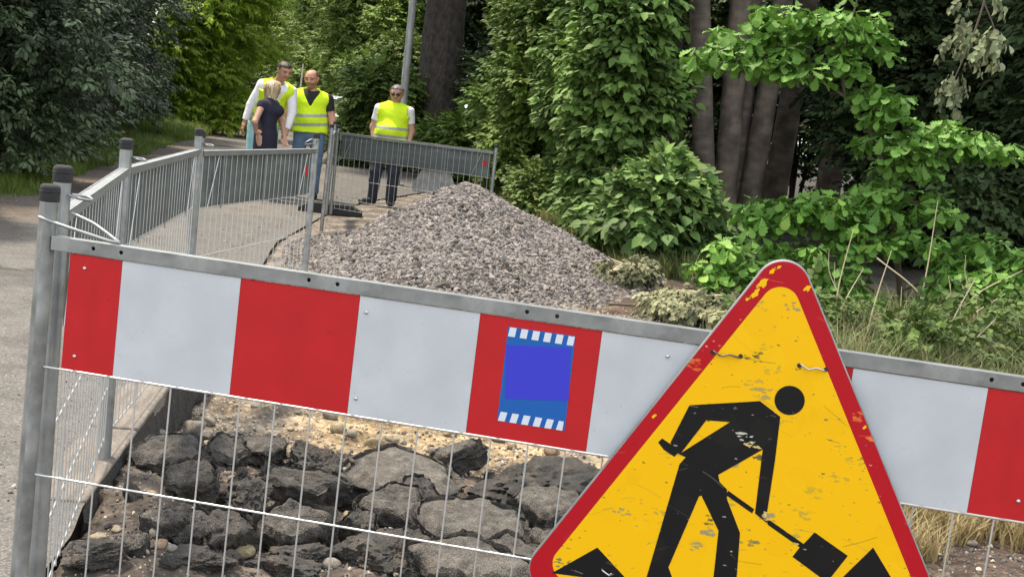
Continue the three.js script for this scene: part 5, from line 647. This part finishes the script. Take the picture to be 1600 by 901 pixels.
grassy('bend_grass', 'pale grass along the far bend of the road', tufts[0], 3000, 22, (R) => { const z = -34 - 20 * R(), x = roadL(z) + 0.3 - 2.4 * R(); return [x, z, 1.2 + R()]; }, [0.15, 0.23, 0.04], [0.27, 0.33, 0.08]);
grassy('wood_edge_grass', 'tall grass below the sapling behind the striped barrier', tufts[1], 1500, 23, (R) => { const z = -7.6 - 3.4 * R(), x = verge(z) + 0.7 + 2.8 * R(); return fbm(x * 1.8, z * 1.8, 2) > 0.42 ? [x, z, 0.35 + 0.8 * R()] : null; }, [0.08, 0.13, 0.035], [0.36, 0.34, 0.17]);
grassy('heap_side_grass', 'grass growing between the gravel heap and the thicket', tufts[0], 1600, 24, (R) => { const z = -13 - 13 * R(), x = verge(z) + 0.05 + 0.8 * R(); return [x, z, 0.7 + 0.9 * R()]; }, [0.07, 0.12, 0.03], [0.28, 0.27, 0.11]);
grassy('dry_grass', 'flattened straw-coloured grass right of the sign', tufts[0], 1300, 25, (R) => { const z = -4.6 - 2.4 * R(), x = 1.35 + 1.5 * R(); return fbm(x * 2.5, z * 2.5, 3) > 0.5 ? [x, z, 0.45 + 0.5 * R()] : null; }, [0.3, 0.24, 0.12], [0.42, 0.34, 0.18]);
grassy('corner_grass', 'fresh green grass tufts in the lower corner right of the sign', tufts[1], 90, 26, (R) => { const x = 2.0 + 0.5 * R(), z = -5.25 - 0.5 * R(); return [x, z, 0.4 + 0.35 * R()]; }, [0.1, 0.17, 0.035], [0.2, 0.26, 0.07]);
{ // bleached dry stems standing along the verge
  const R = rng(31), L = ['tall bleached stem behind the right edge of the sign', 'bent dry stem crossing in front of the sapling', 'long slanting dry stalk below the sapling crown', 'thin upright straw beside the sapling stem', 'forked dry stem near the picture edge', 'short dry stalk above the white board field', 'leaning straw between the sapling and the sign', 'slender dry stem rising out of the tall grass', 'broken straw lying across the tall grass', 'pale curved stalk at the far right of the verge'];
  const D = [[[2.45, 0.05, -9.2], [2.5, 0.5, -9.2], [2.56, 0.85, -9.2]], [[3.15, 0.2, -9.6], [3.3, 0.55, -9.6], [3.62, 0.78, -9.6]], [[2.6, 0.75, -9.7], [2.95, 0.52, -9.7], [3.3, 0.05, -9.7]], [[3.0, 0.05, -10], [3.06, 0.6, -10], [3.07, 1.2, -10]], [[3.1, 0.05, -9.4], [3.16, 0.35, -9.4], [3.45, 0.62, -9.4]], [[3.45, 0.05, -9.1], [3.42, 0.25, -9.1], [3.38, 0.45, -9.1]], [[2.75, 0.05, -9.3], [2.85, 0.25, -9.3], [3.05, 0.42, -9.3]], [[2.3, 0.05, -9.4], [2.28, 0.5, -9.4], [2.33, 0.95, -9.4]], [[3.2, 0.3, -9.2], [3.4, 0.22, -9.2], [3.65, 0.05, -9.2]], [[3.75, 0.05, -9.3], [3.72, 0.4, -9.3], [3.6, 0.62, -9.3]]];
  for (let i = 0; i < 14; i++) { const x = 2.2 + 1.8 * R(), z = -8.6 - 1.2 * R(), h = 0.3 + 0.5 * R(), dx = (R() - 0.5) * 0.5; D.push([[x, 0.03, z], [x + dx * 0.35, h * 0.6, z], [x + dx, h, z + 0.1 * (R() - 0.5)]]); L.push('thin bleached straw among the tall grass behind the striped barrier'); }
  D.forEach((p, i) => { const gs = [limb(p, [0.006, 0.005, 0.0025], 6, 6)]; if (i % 3 === 1) { const q = p[1]; gs.push(limb([q, [q[0] - 0.08, q[1] + 0.15, q[2]], [q[0] - 0.1, q[1] + 0.3, q[2]]], [0.004, 0.003, 0.0015], 5, 4)); } single('dry_stem', L[i], 'dry stem', mergeGeometries(gs), barkMat.dry, 'dry stems on the verge'); });
}
// ---------------------------------------------------------------- lamp pole, marker, parked car
{
  const g = thing('lamp_post', 'tall galvanised lamp post standing before the old oak', 'lamp post', [-2.37, 0, -25]);
  part('pole', new THREE.CylinderGeometry(0.045, 0.085, 7.5, 10).translate(0, 3.75, 0), std({ color: C(0.62, 0.64, 0.64), map: rep(T.galv, 1, 6), roughness: 0.55, metalness: 0.3 }), g); part('base_flange', new THREE.CylinderGeometry(0.16, 0.17, 0.03, 16).translate(0, 0.02, 0), M.galvDull, g);
  const h = part('lamp_arm', limb([[0, 7.45, 0], [-0.3, 7.75, 0], [-1.1, 7.9, 0]], [0.035, 0.03, 0.03], 8, 4), M.galvDull, g); part('lamp_head', new RoundedBoxGeometry(0.55, 0.1, 0.22, 2, 0.03).translate(-1.3, 7.9, 0), M.galvDull, h);
  const p = thing('marker_pole', 'thin white pole rising between the leaning man and the man in black', 'pole', [-4.12, 0, -24]); part('rod', limb([[0, -0.05, 0], [0, 1, 0], [0.02, 2.02, 0]], [0.022, 0.02, 0.014], 8, 4), std({ color: C(0.62, 0.6, 0.5), roughness: 0.6 }), p); part('tip', new THREE.SphereGeometry(0.016, 10, 8).translate(0.02, 2.03, 0), M.rubber, p);
  const c = thing('parked_car', 'white car parked far down the lane behind the man in black', 'car', [-7.1, 0.02, -47], 0.13), wm = new THREE.MeshPhysicalMaterial({ color: C(0.72, 0.74, 0.76), roughness: 0.35, clearcoat: 0.8, clearcoatRoughness: 0.1 }), gm = std({ color: C(0.03, 0.035, 0.04), roughness: 0.12 });
  const prof = (pts, w, m, n, bev = 0.05) => part(n, new THREE.ExtrudeGeometry(new THREE.Shape(pts.map((q) => new THREE.Vector2(...q))), { depth: w, bevelEnabled: true, bevelSize: bev, bevelThickness: bev, bevelSegments: 3 }).translate(0, 0, -w / 2).rotateY(-Math.PI / 2), m, c);
  prof([[-2.05, 0.3], [2.0, 0.3], [2.05, 0.55], [1.95, 0.78], [1.0, 0.95], [-1.9, 0.95], [-2.08, 0.7]], 1.66, wm, 'body'); prof([[-1.85, 0.97], [1.0, 0.97], [0.35, 1.45], [-1.35, 1.45]], 1.36, gm, 'cabin_glass', 0.04); prof([[-1.4, 1.46], [0.42, 1.46], [0.3, 1.52], [-1.3, 1.52]], 1.3, wm, 'roof', 0.04);
  for (const s of [-1, 1]) { part('mirror', new RoundedBoxGeometry(0.2, 0.13, 0.1, 2, 0.04).translate(s * 1.0, 1.02, 0.62), wm, c); part('headlight', new RoundedBoxGeometry(0.34, 0.14, 0.06, 2, 0.03).translate(s * 0.62, 0.7, 2.06), M.steel, c); part('pillar', rod([s * 0.78, 0.98, 1.0], [s * 0.68, 1.47, 0.36], 0.035, 8), wm, c); for (const z of [-1.3, 1.3]) { const t = part('wheel', new THREE.TorusGeometry(0.23, 0.09, 10, 24).rotateY(Math.PI / 2).translate(s * 0.8, 0.31, z), M.rubber, c); part('rim', new THREE.CylinderGeometry(0.2, 0.2, 0.12, 20).rotateZ(Math.PI / 2).translate(s * 0.82, 0.31, z), M.steel, t); } }
  part('number_plate', new THREE.BoxGeometry(0.5, 0.11, 0.01).translate(0, 0.5, 2.11), M.white, c); part('grille', new THREE.BoxGeometry(0.7, 0.12, 0.02).translate(0, 0.68, 2.07), M.rubber, c);
}
scene.traverse((o) => { if (o.isMesh) { o.castShadow = true; o.receiveShadow = true; } });
renderer.render(scene, camera);
